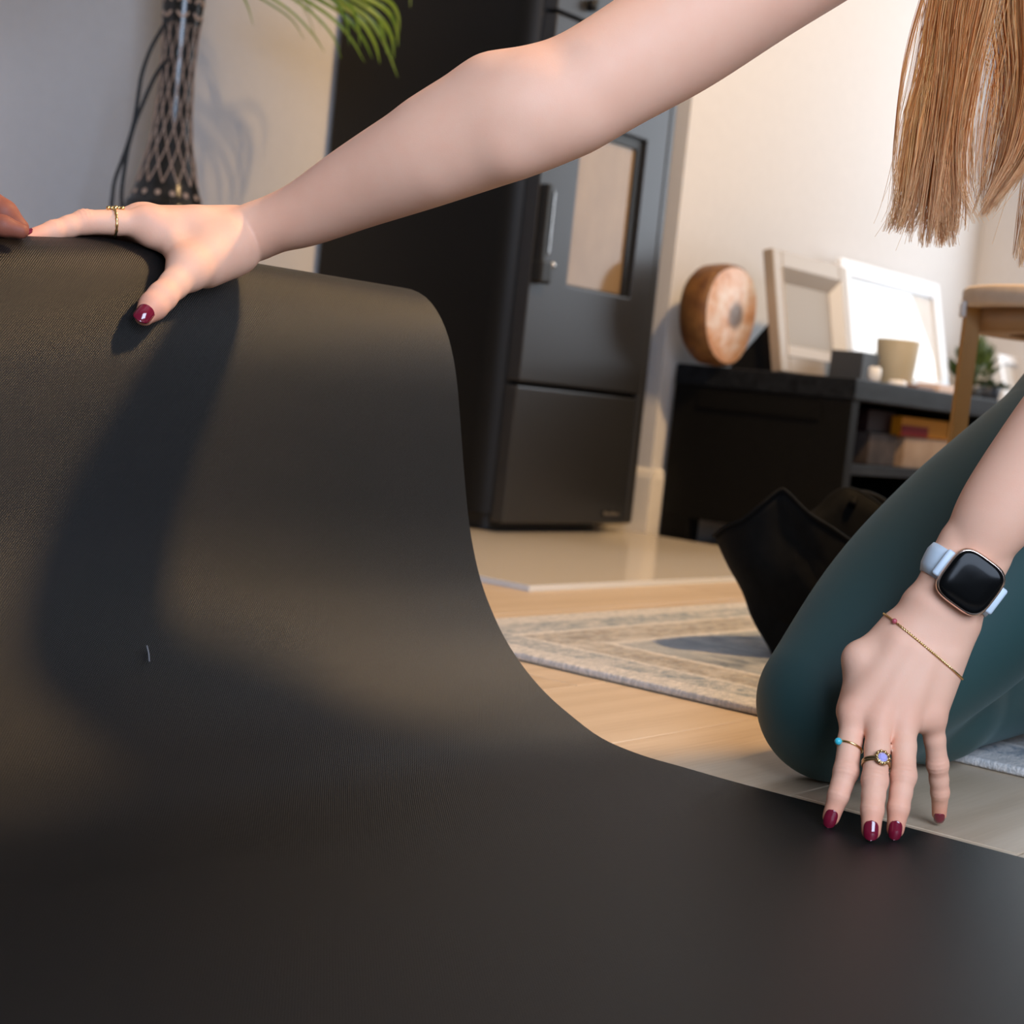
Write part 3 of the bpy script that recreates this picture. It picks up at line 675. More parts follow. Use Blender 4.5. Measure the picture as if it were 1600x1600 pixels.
for i in range(7):
    u = 1-i*.13; ring = bl2*(1-u)+rl*u; ring[:, 2] = bz+(rl[:, 2]-bz)*u
    V.append(cen_r*A3(1, 1, 0)+(ring-cen_r*A3(1, 1, 0))*A3(.96, .96, 1))
nr = len(V); V = np.concatenate(V)
Fc = [(i*nR+k, i*nR+(k+1) % nR, (i+1)*nR+(k+1) % nR, (i+1)*nR+k) for i in range(nr-1) for k in range(nR)]+[tuple(range(nR-1, -1, -1)), tuple((nr-1)*nR+k for k in range(nR))]
obj('pouch', V, Fc, 'bag', bg)
v, f = tube(np.vstack([rl]), .0028, 6, closed=True); obj('hem', v, f, 'bag', bg)
hpts = catmull([BP(1330, 790, .10), BP(1345, 772, .12), BP(1385, 790, .13), BP(1410, 840, .10), BP(1420, 900, .08)], 30)
v, f = tube(hpts, .006, 8); obj('strap', v, f, 'bag', bg)

# ------------------------------------------------------------------ exercise mat
MX1, MX0, TH = 1.172, .20, .005
prof_px = [(1000, 1190), (940, 1155), (890, 1118), (850, 1082), (815, 1040), (785, 992), (760, 935), (745, 885), (733, 820), (725, 740), (719, 660), (714, 600), (707, 555), (697, 518), (683, 488), (665, 466), (640, 453)]
pr = [tuple(onX(x, y, MX1)[1:]) for x, y in prof_px]
pr = [(-.62, .005), (0.0, .005), (.40, .005), (.56, .005), (.66, .005), (.715, .006)]+[(y, max(z, .006)+.001) for y, z in pr]
pr += [(1.100, .386), (1.128, .376), (1.148, .352), (1.158, .318), (1.160, .27), (1.158, .22), (1.158, .16), (1.166, .10), (1.19, .055), (1.235, .022), (1.29, .0085), (1.36, .007), (1.42, .007)]
pc = resample(catmull(np.array(pr), 600), 260)
tn = np.gradient(pc, axis=0); tn /= np.linalg.norm(tn, axis=1)[:, None]; nr_ = np.stack([-tn[:, 1], tn[:, 0]], 1)
sl = np.r_[0, np.cumsum(np.linalg.norm(np.diff(pc, axis=0), axis=1))]
nw = 40; xs = np.linspace(MX1, MX0, nw)
sag = np.clip((xs-MX0)/(MX1-MX0), 0, 1)
def matpt(i, x, off):
    y, z = pc[i]+nr_[i]*off; k = max(0, (z-.05)/.34); dip = -.013*np.clip((.82-x)/.1, 0, 1.4)
    return (x, y+.006*k*math.sin((MX1-x)*5), z+dip*k**2)
V = []; UV = []
n = len(pc)
for off in (0.0, -TH):
    for i in range(n):
        for j in range(nw): V.append(matpt(i, xs[j], off)); UV.append((sl[i], MX1-xs[j]))
Fc = []; 
for i in range(n-1):
    for j in range(nw-1):
        a = i*nw+j; Fc.append((a, a+nw, a+nw+1, a+1)); b = a+n*nw; Fc.append((b, b+1, b+nw+1, b+nw))
for i in range(n-1):
    for j in (0, nw-1):
        a = i*nw+j; b = a+n*nw; q = (a, b, b+nw, a+nw); Fc.append(q if j == 0 else q[::-1])
for j in range(nw-1):
    for i in (0, n-1):
        a = i*nw+j; b = a+n*nw; q = (a, a+1, b+1, b); Fc.append(q if i == 0 else q[::-1])
mo = obj('exercise_mat', V, Fc, 'mat', None, True)
uvl = mo.data.uv_layers.new(name='UVMap'); idx = np.zeros(len(mo.data.loops), int); mo.data.loops.foreach_get('vertex_index', idx)
uvl.data.foreach_set('uv', np.array(UV)[idx].ravel())
mo.modifiers.new('edges', 'EDGE_SPLIT').split_angle = math.radians(50)
tag(mo, 'large black textured exercise mat being folded up off the floor', 'exercise mat')
# a fibre of lint on the mat
def onmat(x, y):
    best = None
    d = ray(x, y)
    for t_ in np.linspace(.6, 1.8, 1200):
        p_ = CAM+d*t_
        zm = np.interp(p_[1], pc[:200, 0], pc[:200, 1]) if p_[1] < 1.05 else .4
        if p_[2] <= zm: return p_
    return p_
la = [onmat(228, 1010), onmat(231, 1022), onmat(232, 1035)]
v, f = tube(catmull(np.array(la)+A3(0, -.0008, .0008), 8), .0006, 5); tag(obj('lint_fibre', v, f, 'lint'), 'tiny grey lint fibre stuck on the mat below the hand shadow', 'lint')

# ------------------------------------------------------------------ implicit bodies -> one skin (surface nets)
def capd(p, a, b, r1, r2):
    ba = b-a; pa = p-a; t_ = np.clip(pa@ba/(ba@ba+1e-12), 0, 1)
    q = pa-t_[:, None]*ba
    return np.sqrt(np.einsum('ij,ij->i', q, q))-(r1+(r2-r1)*t_)
def smin(a, b, k):
    h = np.maximum(k-np.abs(a-b), 0); return np.minimum(a, b)-h*h*(.25/k)
class Body:
    """base: capsules blended together; limbs: groups of capsules blended to the base but never to each other"""
    def __init__(s, kb=.012): s.base = []; s.limbs = []; s.kb = kb
    def add(s, a, b, r1, r2, k=None): s.base.append((np.asarray(a, float), np.asarray(b, float), r1, r2, k or s.kb))
    def chain(s, pts, rad, k=None, n=None):
        if n: cr = catmull(np.c_[np.array(pts), np.array(rad)], n); pts, rad = cr[:, :3], cr[:, 3]
        for i in range(len(pts)-1): s.add(pts[i], pts[i+1], rad[i], rad[i+1], k)
    def limb(s, pts, rad, k=.004, kj=.007, extra=()):
        s.limbs.append(([(np.asarray(pts[i], float), np.asarray(pts[i+1], float), rad[i], rad[i+1], k) for i in range(len(pts)-1)]+[tuple(e)+(k,) for e in extra], kj))
    def _pack(s):
        if getattr(s, '_n', None) != (len(s.base), len(s.limbs)):
            box_ = lambda q: (np.minimum(q[0], q[1])-max(q[2], q[3])-.026, np.maximum(q[0], q[1])+max(q[2], q[3])+.026)
            s._n = (len(s.base), len(s.limbs)); s._bb = [(q, *box_(q)) for q in s.base]; s._lb = [([(q, *box_(q)) for q in pr_], kj) for pr_, kj in s.limbs]
    def _blend(s, p, prims, lo, hi, cull):
        d = None
        for (a, b, r1, r2, k), l_, h_ in prims:
            if cull and ((h_ < lo).any() or (l_ > hi).any()): continue
            c_ = capd(p, a, b, r1, r2); d = c_ if d is None else smin(d, c_, k)
        return d
    def __call__(s, p, cull=True):
        s._pack(); out = np.empty(len(p)); C_ = 6000
        for i in range(0, len(p), C_):
            q = p[i:i+C_]; lo, hi = q.min(0), q.max(0)
            base = s._blend(q, s._bb, lo, hi, cull)
            if base is None: base = np.full(len(q), .05)
            tot = base
            for prims, kj in s._lb:
                l_ = s._blend(q, prims, lo, hi, cull)
                if l_ is not None: tot = np.minimum(tot, smin(base, l_, kj))
            out[i:i+C_] = tot
        return out
    def bounds(s):
        pr_ = s.base+[q for l in s.limbs for q in l[0]]
        lo = np.min([np.minimum(a, b)-max(r1, r2) for a, b, r1, r2, k in pr_], 0); hi = np.max([np.maximum(a, b)+max(r1, r2) for a, b, r1, r2, k in pr_], 0)
        return lo-.02, hi+.02
    def grad(s, p, e=.0004):
        g = np.zeros_like(p)
        for k in range(3):
            d = np.zeros(3); d[k] = e; g[:, k] = s(p+d)-s(p-d)
        return g/(np.linalg.norm(g, axis=1)[:, None]+1e-12)
    def mesh(s, h, B=8, keep=None):
        lo, hi = s.bounds(); nb = np.ceil((hi-lo)/(B*h)).astype(int)
        I = np.stack(np.meshgrid(*[np.arange(k) for k in nb], indexing='ij'), -1).reshape(-1, 3)
        ctr = lo+(I+.5)*B*h
        if keep is not None: ok = keep(ctr); I, ctr = I[ok], ctr[ok]
        d = s(ctr, False); I = I[np.abs(d) < B*h*.87+.004+h]; sb = I//3; I = I[np.lexsort((I[:, 2], I[:, 1], I[:, 0], sb[:, 2], sb[:, 1], sb[:, 0]))]
        g = np.stack(np.meshgrid(*[np.arange(B+1)]*3, indexing='ij'), -1).reshape(-1, 3)
        N = (nb*B+4).astype(np.int64); key = lambda ijk: ((ijk[..., 0]+1)*N[1]+(ijk[..., 1]+1))*N[2]+ijk[..., 2]+1
        CV, CK, FQ = [], [], []
        for c0_ in range(0, len(I), 400):
            blk = I[c0_:c0_+400]; gi = (blk[:, None, :]*B+g[None]).reshape(-1, 3)
            val = s(lo+gi*h).reshape(len(blk), B+1, B+1, B+1); sg = val < 0
            c8 = np.stack([sg[:, i:i+B, j:j+B, k:k+B] for i in (0, 1) for j in (0, 1) for k in (0, 1)], -1); n_in = c8.sum(-1)
            act = np.argwhere((n_in > 0) & (n_in < 8))
            if not len(act): continue
            bi = act[:, 0]; ci = act[:, 1:]; acc = np.zeros((len(act), 3)); cnt = np.zeros(len(act))
            off = [(i, j, k) for i in (0, 1) for j in (0, 1) for k in (0, 1)]
            vv = [val[bi, ci[:, 0]+o[0], ci[:, 1]+o[1], ci[:, 2]+o[2]] for o in off]
            for x in range(8):
                for y in range(x+1, 8):
                    if sum(abs(off[x][q]-off[y][q]) for q in range(3)) != 1: continue
                    cr = (vv[x] < 0) != (vv[y] < 0); t_ = np.where(cr, vv[x]/(vv[x]-vv[y]+1e-20), 0)
                    acc += np.where(cr[:, None], np.array(off[x])+(np.array(off[y])-np.array(off[x]))*t_[:, None], 0); cnt += cr
            gl_ = blk[bi]*B+ci; CV.append(lo+(gl_+acc/cnt[:, None])*h); CK.append(key(gl_))
            for ax in range(3):
                o = [0, 0, 0]; o[ax] = 1
                s0 = sg[:, :B, :B, :B]; s1 = sg[:, o[0]:B+o[0], o[1]:B+o[1], o[2]:B+o[2]]
                ed = np.argwhere(s0 != s1)
                if not len(ed): continue
                ge = blk[ed[:, 0]]*B+ed[:, 1:]; inside = s0[ed[:, 0], ed[:, 1], ed[:, 2], ed[:, 3]]
                u_, w_ = [(1, 2), (2, 0), (0, 1)][ax]
                du = np.zeros(3, int); dw = np.zeros(3, int); du[u_] = 1; dw[w_] = 1
                q = np.stack([key(ge-du-dw), key(ge-dw), key(ge), key(ge-du)], 1)
                q[~inside] = q[~inside][:, ::-1]; FQ.append(q)
        V = np.concatenate(CV); K = np.concatenate(CK); Q = np.concatenate(FQ)
        o = np.argsort(K); K = K[o]; V = V[o]; ix = np.searchsorted(K, Q); ix = np.clip(ix, 0, len(K)-1)
        good = (K[ix] == Q).all(1); Q = ix[good]
        sb = np.floor((V-lo)/(h*24)).astype(int); od = np.lexsort((sb[:, 2], sb[:, 1], sb[:, 0])); inv = np.empty_like(od); inv[od] = np.arange(len(od)); V = V[od]; Q = inv[Q]
        d = s(V); V = V-s.grad(V)*np.clip(d, -h, h)[:, None]
        return V, Q
def lerp(a, b, t_): return np.asarray(a)*(1-t_)+np.asarray(b)*t_
def raymarch(body, x, y, d0=1.0, d1=1.7):
    d = ray(x, y); t_ = d0; L = np.linalg.norm(d)
    for _ in range(200):
        v = float(body((CAM+d*t_)[None], False)[0])
        if v < 2e-5: break
        t_ += v*.8/L
        if t_ > d1: break
    return CAM+d*t_
def loop_on(body, c, axis, start, n=64, off=.0, rmax=.06):
    """closed loop round a limb: points of the surface seen from c in the plane across axis"""
    t_, s_, n_ = frame_from(np.asarray(axis, float), np.asarray(start, float)); out = []
    a = np.linspace(0, 2*PI, n, endpoint=False); dirs = np.cos(a)[:, None]*n_+np.sin(a)[:, None]*s_
    r = np.full(n, .002)
    for _ in range(60):
        d = body(c+dirs*r[:, None], False); r = np.clip(r-d*.7, .001, rmax)
    return c+dirs*(r+off)[:, None], dirs

MM = .001
# ---------------- left hand pressing the mat (right side of the picture)
LH = Body(.010)
tip_z = .0125
def LP(x, y, d): return P(x, y, d)
Ltip = {}; LF = {}
fing = {  # name: (MCP, PIP, DIP, tip pixel), radii px->m
 'index': [(1334, 1112), (1322, 1205), (1310, 1243), (1298.5, 1277)],
 'middle': [(1374, 1121), (1367, 1219), (1363, 1265), (1361, 1298)],
 'ring': [(1413, 1123), (1412, 1212), (1404, 1262), (1399, 1296)],
 'pinky': [(1456, 1116), (1465, 1194), (1469, 1238), (1467.5, 1272)]}
rads = {'index': (.0098, .0088, .0079, .0064), 'middle': (.0100, .0092, .0083, .0070), 'ring': (.0098, .0090, .0080, .0064), 'pinky': (.0088, .0078, .0070, .0056)}
mcpd = {'index': 1.256, 'middle': 1.249, 'ring': 1.250, 'pinky': 1.259}
for k, pz in fing.items():
    tipd = (onfloor(pz[3][0], pz[3][1], tip_z if k != 'pinky' else .010)-CAM)@FW
    m0 = mcpd[k]; pip = lerp(m0, tipd, .52)-.005; dip = lerp(m0, tipd, .80)-.005
    LF[k] = [LP(*pz[0], m0), LP(*pz[1], pip), LP(*pz[2], dip), LP(*pz[3], tipd)]
LWc = LP(1477, 948, 1.262)                     # wrist centre
Lfd = LP(1606, 700, 1.262)-LWc; Lfd /= np.linalg.norm(Lfd)
Lrad = LP(1428, 915, 1.262)-LP(1530, 972, 1.262); Lrad /= np.linalg.norm(Lrad)
Ldor = -ray(1450, 1000); Ldor /= np.linalg.norm(Ldor); Ldor = Ldor-Lfd*(Ldor@Lfd); Ldor /= np.linalg.norm(Ldor)
# wrist and forearm: radius and ulna side by side, then the belly of the forearm
for sgn, r0 in ((1, .0195), (-1, .0195)):
    LH.add(LWc+Lrad*.0095*sgn, LWc+Lfd*.05+Lrad*.0095*sgn, r0-.001, r0)
LH.chain([LWc+Lfd*.02, LWc+Lfd*.045, LP(1560, 800, 1.258), LP(1648, 690, 1.255), LP(1722, 600, 1.252), LP(1780, 510, 1.25), LP(1815, 390, 1.255), LP(1850, 220, 1.265), LP(1890, 30, 1.275)], [.0205, .0225, .0312, .0380, .0405, .039, .041, .047, .052], .0010, 64)
# metacarpals
wr = {'index': LWc+Lrad*.015-Lfd*.010, 'middle': LWc+Lrad*.005-Lfd*.012, 'ring': LWc-Lrad*.005-Lfd*.010, 'pinky': LWc-Lrad*.014-Lfd*.008}
for k in fing:
    LH.add(wr[k]-Ldor*.002, LF[k][0], .0155, .0112 if k != 'pinky' else .0102, .010)
    LH.add(wr[k]-Ldor*.010, LF[k][0]-Ldor*.012, .013, .0095, .012)      # palm side
    q = LF[k][0]; LH.add(q+Ldor*.0030, q+Ldor*.0030+(LF[k][1]-q)*.06, .0090, .0088, .006)  # knuckle
    LH.add(lerp(wr[k], q, .35)+Ldor*.0065, lerp(wr[k], q, .92)+Ldor*.0040, .0082, .0078, .005)  # tendon
for a_, b_ in (('index', 'middle'), ('middle', 'ring'), ('ring', 'pinky')):
    LH.add(lerp(LF[a_][0], LF[b_][0], .5)-Ldor*.004, lerp(wr[a_], wr[b_], .5)-Ldor*.004, .0100, .0130, .010)
# thumb: joint shows at the left edge, the rest goes behind the palm
tcmc = LP(1402, 990, 1.272); tmcp = LP(1346, 1031, 1.268); tip_ = LP(1352, 1100, 1.298); ttip = LP(1368, 1150, 1.312)
LH.add(tcmc, tmcp, .0165, .0108, .010); LH.add(tmcp+Lrad*.001, tmcp+(tip_-tmcp)*.1, .0112, .0105, .004)
LH.add(tmcp, LF['index'][0]-Ldor*.016, .0105, .0095, .014)
LH.limb([tmcp, tip_, ttip], [.0108, .0105, .0085])
for k in fing:
    q = LF[k]; r = rads[k]; fdir = q[3]-q[2]; fdir /= np.linalg.norm(fdir)
    mid1 = lerp(q[0], q[1], .5); mid2 = lerp(q[1], q[2], .55)
    rm = (r[0]+r[1])/2*.95
    LH.limb([q[0], mid1, q[1], mid2, q[2], q[3]], [r[0], rm, r[1]*1.03, r[2]*1.0, r[2]*.98, r[3]], .003, .006,
            extra=[(q[1]+Ldor*.0012, q[1]+Ldor*.0012+(q[2]-q[1])*.05, r[1]*.93, r[1]*.93)])
# ---------------- right hand and arm reaching over the fold (left side of the picture)
RH = Body(.010)
RW = P(394, 364, 1.352)
dA = lambda x: float(np.interp(x, [394, 480, 655, 820, 1000, 1370], [1.352, 1.336, 1.294, 1.270, 1.288, 1.365]))
PA = lambda x, y, o=0.0: P(x, y, dA(x)+o)
rf = {'index': [P(236, 349, 1.312), P(132, 347, 1.290), P(84, 361, 1.273), P(42, 373, 1.258)]}
RD_back = P(0, 0, 1)-P(0, 0, 2); 
upv = A3(0, 0, 1)
Rax = RW-rf['index'][0]; Rax /= np.linalg.norm(Rax)          # towards the arm
far = _F-Rax*(_F@Rax); far -= upv*(far@upv); far /= np.linalg.norm(far)  # away from the camera, across the hand
for k, (o1, dz, L, curl) in {'middle': (.020, .003, (.046, .027, .022), .30), 'ring': (.039, -.001, (.042, .026, .022), .36), 'pinky': (.056, -.010, (.033, .020, .019), .42)}.items():
    q = [rf['index'][0]+far*o1+upv*dz]; d = -Rax+far*.10
    ang = .02
    for li, l_ in enumerate(L):
        ang += curl*(.35, .8, .7)[li]; dd = d*math.cos(ang)-upv*math.sin(ang); dd /= np.linalg.norm(dd); q.append(q[-1]+dd*l_)
    rf[k] = q
rr_ = {'index': (.0104, .0092, .0080, .0062), 'middle': (.0104, .0094, .0083, .007), 'ring': (.0100, .0090, .0080, .0066), 'pinky': (.009, .008, .007, .006)}
Rdor = np.cross(Rax, far); Rdor = Rdor if Rdor[2] > 0 else -Rdor
rw = {'index': RW+upv*.000, 'middle': RW+far*.012+upv*.004, 'ring': RW+far*.024+upv*.002, 'pinky': RW+far*.034-upv*.004}
for k in rf:
    RH.add(rw[k]-Rax*.012, rf[k][0], .0165, .0125, .012); RH.add(rw[k]-Rax*.012-Rdor*.010, rf[k][0]-Rdor*.008, .014, .0105, .012)
    RH.add(rf[k][0]+Rdor*.003, rf[k][0]+Rdor*.003-Rax*.004, .0098, .0095, .006)
    q = rf[k]; r = rr_[k]
    RH.limb([q[0], lerp(q[0], q[1], .5), q[1], lerp(q[1], q[2], .5), q[2], q[3]], [r[0]*1.05, (r[0]+r[1])*.49, r[1]*1.04, r[2]*1.03, r[2], r[3]], .003, .008)
for a_, b_ in (('index', 'middle'), ('middle', 'ring'), ('ring', 'pinky')): RH.add(lerp(rf[a_][0], rf[b_][0], .5)-Rdor*.004+Rax*.004, lerp(rw[a_], rw[b_], .5), .011, .014, .010)
# thumb towards the camera, lying on the mat face
th_ = [P(352, 385, 1.333), P(296, 420, 1.296), P(253, 464, 1.264), P(226, 493, 1.249)]
RH.add(RW-Rax*.004-upv*.003, th_[0], .019, .019, .010)
RH.add(th_[0], th_[1], .0205, .0150, .012)
RH.add(th_[1], rf['index'][0]-Rdor*.006+Rax*.012, .0120, .0100, .012)     # web
RH.add(lerp(th_[0], th_[1], .5), lerp(rf['index'][0], RW, .45), .014, .013, .012)
RH.limb([th_[1], lerp(th_[1], th_[2], .55), th_[2], lerp(th_[2], th_[3], .5), th_[3]], [.0138, .0112, .0110, .0106, .0078], .004, .010)
# heel of the hand
RH.add(P(372, 400, 1.346), P(322, 418, 1.318), .0135, .0150, .012)
# forearm, elbow, upper arm
arm = [(x, y, dA(x), r) for x, y, r in ((394, 364, 45), (432, 349, 45), (480, 332, 52), (560, 291, 66), (655, 246, 81), (745, 205, 92), (820, 176, 95), (890, 150, 91), (960, 112, 90), (1060, 52, 96), (1180, -35, 104), (1290, -112, 112), (1370, -165, 112))]
cr = catmull(np.array([list(P(x, y, d))+[r*d/FPX] for x, y, d, r in arm]), 90)
for i in range(len(cr)-1): RH.add(cr[i, :3], cr[i+1, :3], cr[i, 3], cr[i+1, 3], .0008)
# muscle bellies: brachioradialis ridge on top, flexors below, biceps
RH.add(PA(672, 200, -.006), PA(770, 144, 0), .018, .0225, .02); RH.add(PA(770, 144), PA(860, 128, .004), .0225, .018, .02)
RH.chain([PA(570, 300, -.004), PA(680, 264, -.010), PA(790, 228, -.014), PA(900, 178, -.012), PA(1010, 112, -.010)], [.006, .011, .015, .018, .018], .02)
RH.add(PA(930, 108, -.020), PA(1130, -10, -.020), .020, .032, .025)
RH.add(PA(384, 346, -.012), PA(400, 342, -.010), .0105, .0100, .008)      # wrist bone

# ---------------- the rest of the body: torso, neck, head, legs (coarser, mostly under clothes and out of frame)
HEAD = P(1630, -350, 1.27)
hf = A3(-.80, -.10, -.58); hf /= np.linalg.norm(hf); hs = np.cross(hf, A3(0, 0, 1)); hs /= np.linalg.norm(hs); hu = np.cross(hs, hf)
neckb = P(1740, -230, 1.42); rsh = P(1385, -170, 1.37); lsh = P(1900, 10, 1.275)
chest = P(1930, 90, 1.48); pelvis = P(1960, 560, 1.58)
TB = Body(.03)
TB.add(neckb, HEAD-hu*.03-hf*.02, .050, .048); TB.add(neckb, chest, .085, .115, .05); TB.add(chest, pelvis, .112, .120, .06)
TB.add(neckb-A3(0, 0, .01), rsh, .055, .050, .04); TB.add(neckb-A3(0, 0, .01), lsh, .058, .050, .04)
TB.add(rsh, cr[-3, :3], .050, .044, .03); TB.add(lsh, LP(1890, 30, 1.275), .050, .046, .03)
HB = Body(.018)
HB.add(HEAD-hf*.03+hu*.02, HEAD+hf*.02+hu*.015, .083, .078); HB.add(HEAD+hf*.02, HEAD+hf*.048-hu*.072, .062, .036, .03)
HB.add(HEAD+hf*.088-hu*.005, HEAD+hf*.108-hu*.035, .009, .013, .012); HB.add(HEAD+hf*.082+hu*.012+hs*.03, HEAD+hf*.082+hu*.012-hs*.03, .012, .012, .014)
HB.add(HEAD+hf*.083-hu*.060+hs*.016, HEAD+hf*.083-hu*.060-hs*.016, .0085, .0085, .006); HB.add(HEAD+hf*.078-hu*.068+hs*.014, HEAD+hf*.078-hu*.068-hs*.014, .009, .009, .006)
for s_ in (1, -1):
    HB.add(HEAD+hs*.074*s_-hf*.005+hu*.015, HEAD+hs*.072*s_-hu*.02, .013, .009, .008)
    HB.add(HEAD+hf*.060-hu*.03+hs*.035*s_, HEAD+hf*.055-hu*.04+hs*.038*s_, .026, .022, .02)
HB.add(neckb, HEAD-hu*.03-hf*.02, .050, .048, .03)
knee = P(1304, 1098, 1.405); hip = P(1770, 655, 1.60)
knee[2] = max(knee[2], .062)
LG = Body(.03)
LG.chain([hip, lerp(hip, knee, .35), lerp(hip, knee, .55), lerp(hip, knee, .76), knee], [.094, .0985, .0985, .090, .0655], .0015, 32)
ank = knee+A3(.40, -.035, -.012)
LG.chain([knee+A3(.012, 0, -.004), lerp(knee, ank, .4), ank], [.055, .056, .036], .02)
LG.add(hip, pelvis, .092, .118, .05)
hipl = pelvis+A3(0, -.10, -.01); kneel = A3(1.33, .26, .064)
LG.chain([hipl, lerp(hipl, kneel, .5), kneel], [.092, .082, .060], .03); anl = kneel+A3(.40, 0.0, -.014)
LG.chain([kneel+A3(.012, 0, -.004), lerp(kneel, anl, .4), anl], [.055, .056, .036], .02)
LG.add(pelvis+A3(0, 0, .05), pelvis, .118, .122, .04)
FT = Body(.015)
for a_ in (ank, anl):
    FT.chain([a_-A3(.03, 0, 0), a_+A3(.03, 0, -.004), a_+A3(.12, 0, -.022), a_+A3(.17, 0, -.026)], [.032, .030, .022, .014], .02)
    for q_ in range(5): FT.add(a_+A3(.16, (q_-2)*.013, -.026), a_+A3(.195-.005*abs(q_-1), (q_-2)*.016, -.028), .009, .0065, .006)

per = thing('person', (1.45, .58, 0), 'kneeling person in teal leggings with red nails, pressing and lifting the mat', 'person')
parts_ = []
lo_cut = None
VL, QL = LH.mesh(.00145); VR, QR = RH.mesh(.00150)
def relax(V, Q, w, it=24):
    e = np.concatenate([Q[:, [0, 1]], Q[:, [1, 2]], Q[:, [2, 3]], Q[:, [3, 0]]]); n = len(V)
    deg = np.bincount(e[:, 0], minlength=n)+np.bincount(e[:, 1], minlength=n)
    for _ in range(it):
        acc = np.stack([np.bincount(e[:, 0], V[e[:, 1], k], n)+np.bincount(e[:, 1], V[e[:, 0], k], n) for k in range(3)], 1)
        V = V+(acc/np.maximum(deg, 1)[:, None]-V)*(.55*w)[:, None]
    return V
VL = relax(VL, QL, np.clip(((VL-LWc)@Lfd-.025)/.03, 0, 1)); VR = relax(VR, QR, np.clip(((VR-RW)@Rax-.012)/.03, 0, 1))
VL = relax(VL, QL, np.full(len(VL), .5), 3); VR = relax(VR, QR, np.full(len(VR), .5), 3)
VT, QT = TB.mesh(.007); VH, QH = HB.mesh(.0035); VF, QF = FT.mesh(.004)
def joinq(lst):
    V = []; Q = []; o = 0
    for v, q in lst: V.append(v); Q.append(q+o); o += len(v)
    return np.concatenate(V), np.concatenate(Q)
# skin tint (redder knuckles and fingertips) and fine knuckle folds
def redness(V, Fg, dors):
    t_ = np.zeros(len(V))
    for k, q in Fg.items():
        for j, (s_, a_) in enumerate(((.014, .45), (.011, .34), (.011, .35), (.017, .75))):
            t_ = np.maximum(t_, a_*np.exp(-((V-q[j])**2).sum(1)/(s_*s_)))
    return t_
def folds(V, body, Fg, dors, amp=.00032):
    g = body.grad(V); out = V.copy()
    for k, q in Fg.items():
        for j, lam, sg_, a_ in ((1, .0034, .0062, 1.0), (2, .0032, .0042, .7)):
            ax = q[j+1]-q[j-1]; ax /= np.linalg.norm(ax); s_ = (V-q[j])@ax; r2 = ((V-q[j])**2).sum(1)
            side = np.clip((g@dors)*1.7-.35, 0, 1)
            out += g*(amp*a_*np.cos(2*PI*s_/lam)*np.exp(-(s_/sg_)**2)*np.exp(-np.clip(r2-.014**2, 0, None)/.006**2)*side)[:, None]
    return out
tl = redness(VL, LF, None); VL = folds(VL, LH, LF, Ldor)
rfT = dict(rf); rfT['thumb'] = th_
tr_ = redness(VR, rfT, None); VR = folds(VR, RH, {'index': rf['index']}, Rdor, .0003)
VS, QS = joinq([(VL, QL), (VR, QR), (VT, QT), (VH, QH), (VF, QF)])
body_o = obj('body', VS, QS, 'skin', per)
ta = body_o.data.attributes.new('tint', 'FLOAT', 'POINT'); ta.data.foreach_set('value', np.r_[tl, tr_, np.zeros(len(VS)-len(tl)-len(tr_))].astype(np.float32))
v, q = LG.mesh(.0042); obj('leggings', v, q, 'leggings', per)['label'] = 'smooth dark teal leggings'
TP = Body(.03)
TP.add(neckb-A3(0, 0, .03), chest, .088, .121, .05); TP.add(chest, pelvis+A3(0, 0, .01), .128, .138, .06); TP.add(lerp(chest, pelvis, .5)-A3(.02, 0, .02), pelvis-A3(.02, 0, .0), .124, .128, .05)
TP.add(neckb-A3(0, 0, .02)+(rsh-neckb)*.55, neckb-A3(0, 0, .02)+(lsh-neckb)*.55, .064, .064, .04)
v, q = TP.mesh(.007); obj('sports_top', v, q, 'top', per)
for s_ in (1, -1):
    v, f = lathe([(.0125*math.sin(a), -.0125*math.cos(a)) for a in np.linspace(.01, PI-.01, 14)], HEAD+hf*.074-hu*.008+hs*.031*s_-A3(0, 0, 0), 18); obj('eye', v, f, 'eye', per)

# ---------------- nails
def nail(q2, q3, r2, r3, nrm, w, l, back=-.1, lift=.0005, m='nail', name='fingernail'):
    t_ = q3-q2; L23 = np.linalg.norm(t_); t_ = t_/L23; n_ = nrm-t_*(nrm@t_); n_ /= np.linalg.norm(n_); s_ = np.cross(t_, n_)
    nu, nv = 14, 16; V = []
    for lay in (0, 1):
        for j in range(nv+1):
            v_ = -1+2*j/nv; s = l*v_+l*back
            rad = r2+(r3-r2)*(1+s/L23) if s < 0 else r3-.30*s*s/r3
            wid = w*(1-abs(v_)**3.2)**.5 if v_ > 0 else w*(1-abs(v_)**4.5)**.5*(1-.10*v_*v_)
            R_ = max(rad*.98, w*1.05)
            for i in range(nu+1):
                u_ = -1+2*i/nu; x = wid*u_; hh = math.sqrt(max(R_*R_-x*x, 0))-R_
                V.append(q3+t_*s+s_*x+n_*(rad+hh+lift-lay*.0009+.0003*(1-v_*v_)))
    st = (nv+1)*(nu+1); Fc = []
    for j in range(nv):
        for i in range(nu):
            a = j*(nu+1)+i; Fc += [(a, a+1, a+nu+2, a+nu+1), (st+a, st+a+nu+1, st+a+nu+2, st+a+1)]
    rimi = [i for i in range(nu+1)]+[j*(nu+1)+nu for j in range(1, nv+1)]+[nv*(nu+1)+i for i in range(nu-1, -1, -1)]+[j*(nu+1) for j in range(nv-1, 0, -1)]
    for i in range(len(rimi)): a, b = rimi[i], rimi[(i+1) % len(rimi)]; Fc.append((a, st+a, st+b, b))
    o = obj(name, V, Fc, m, per); return o
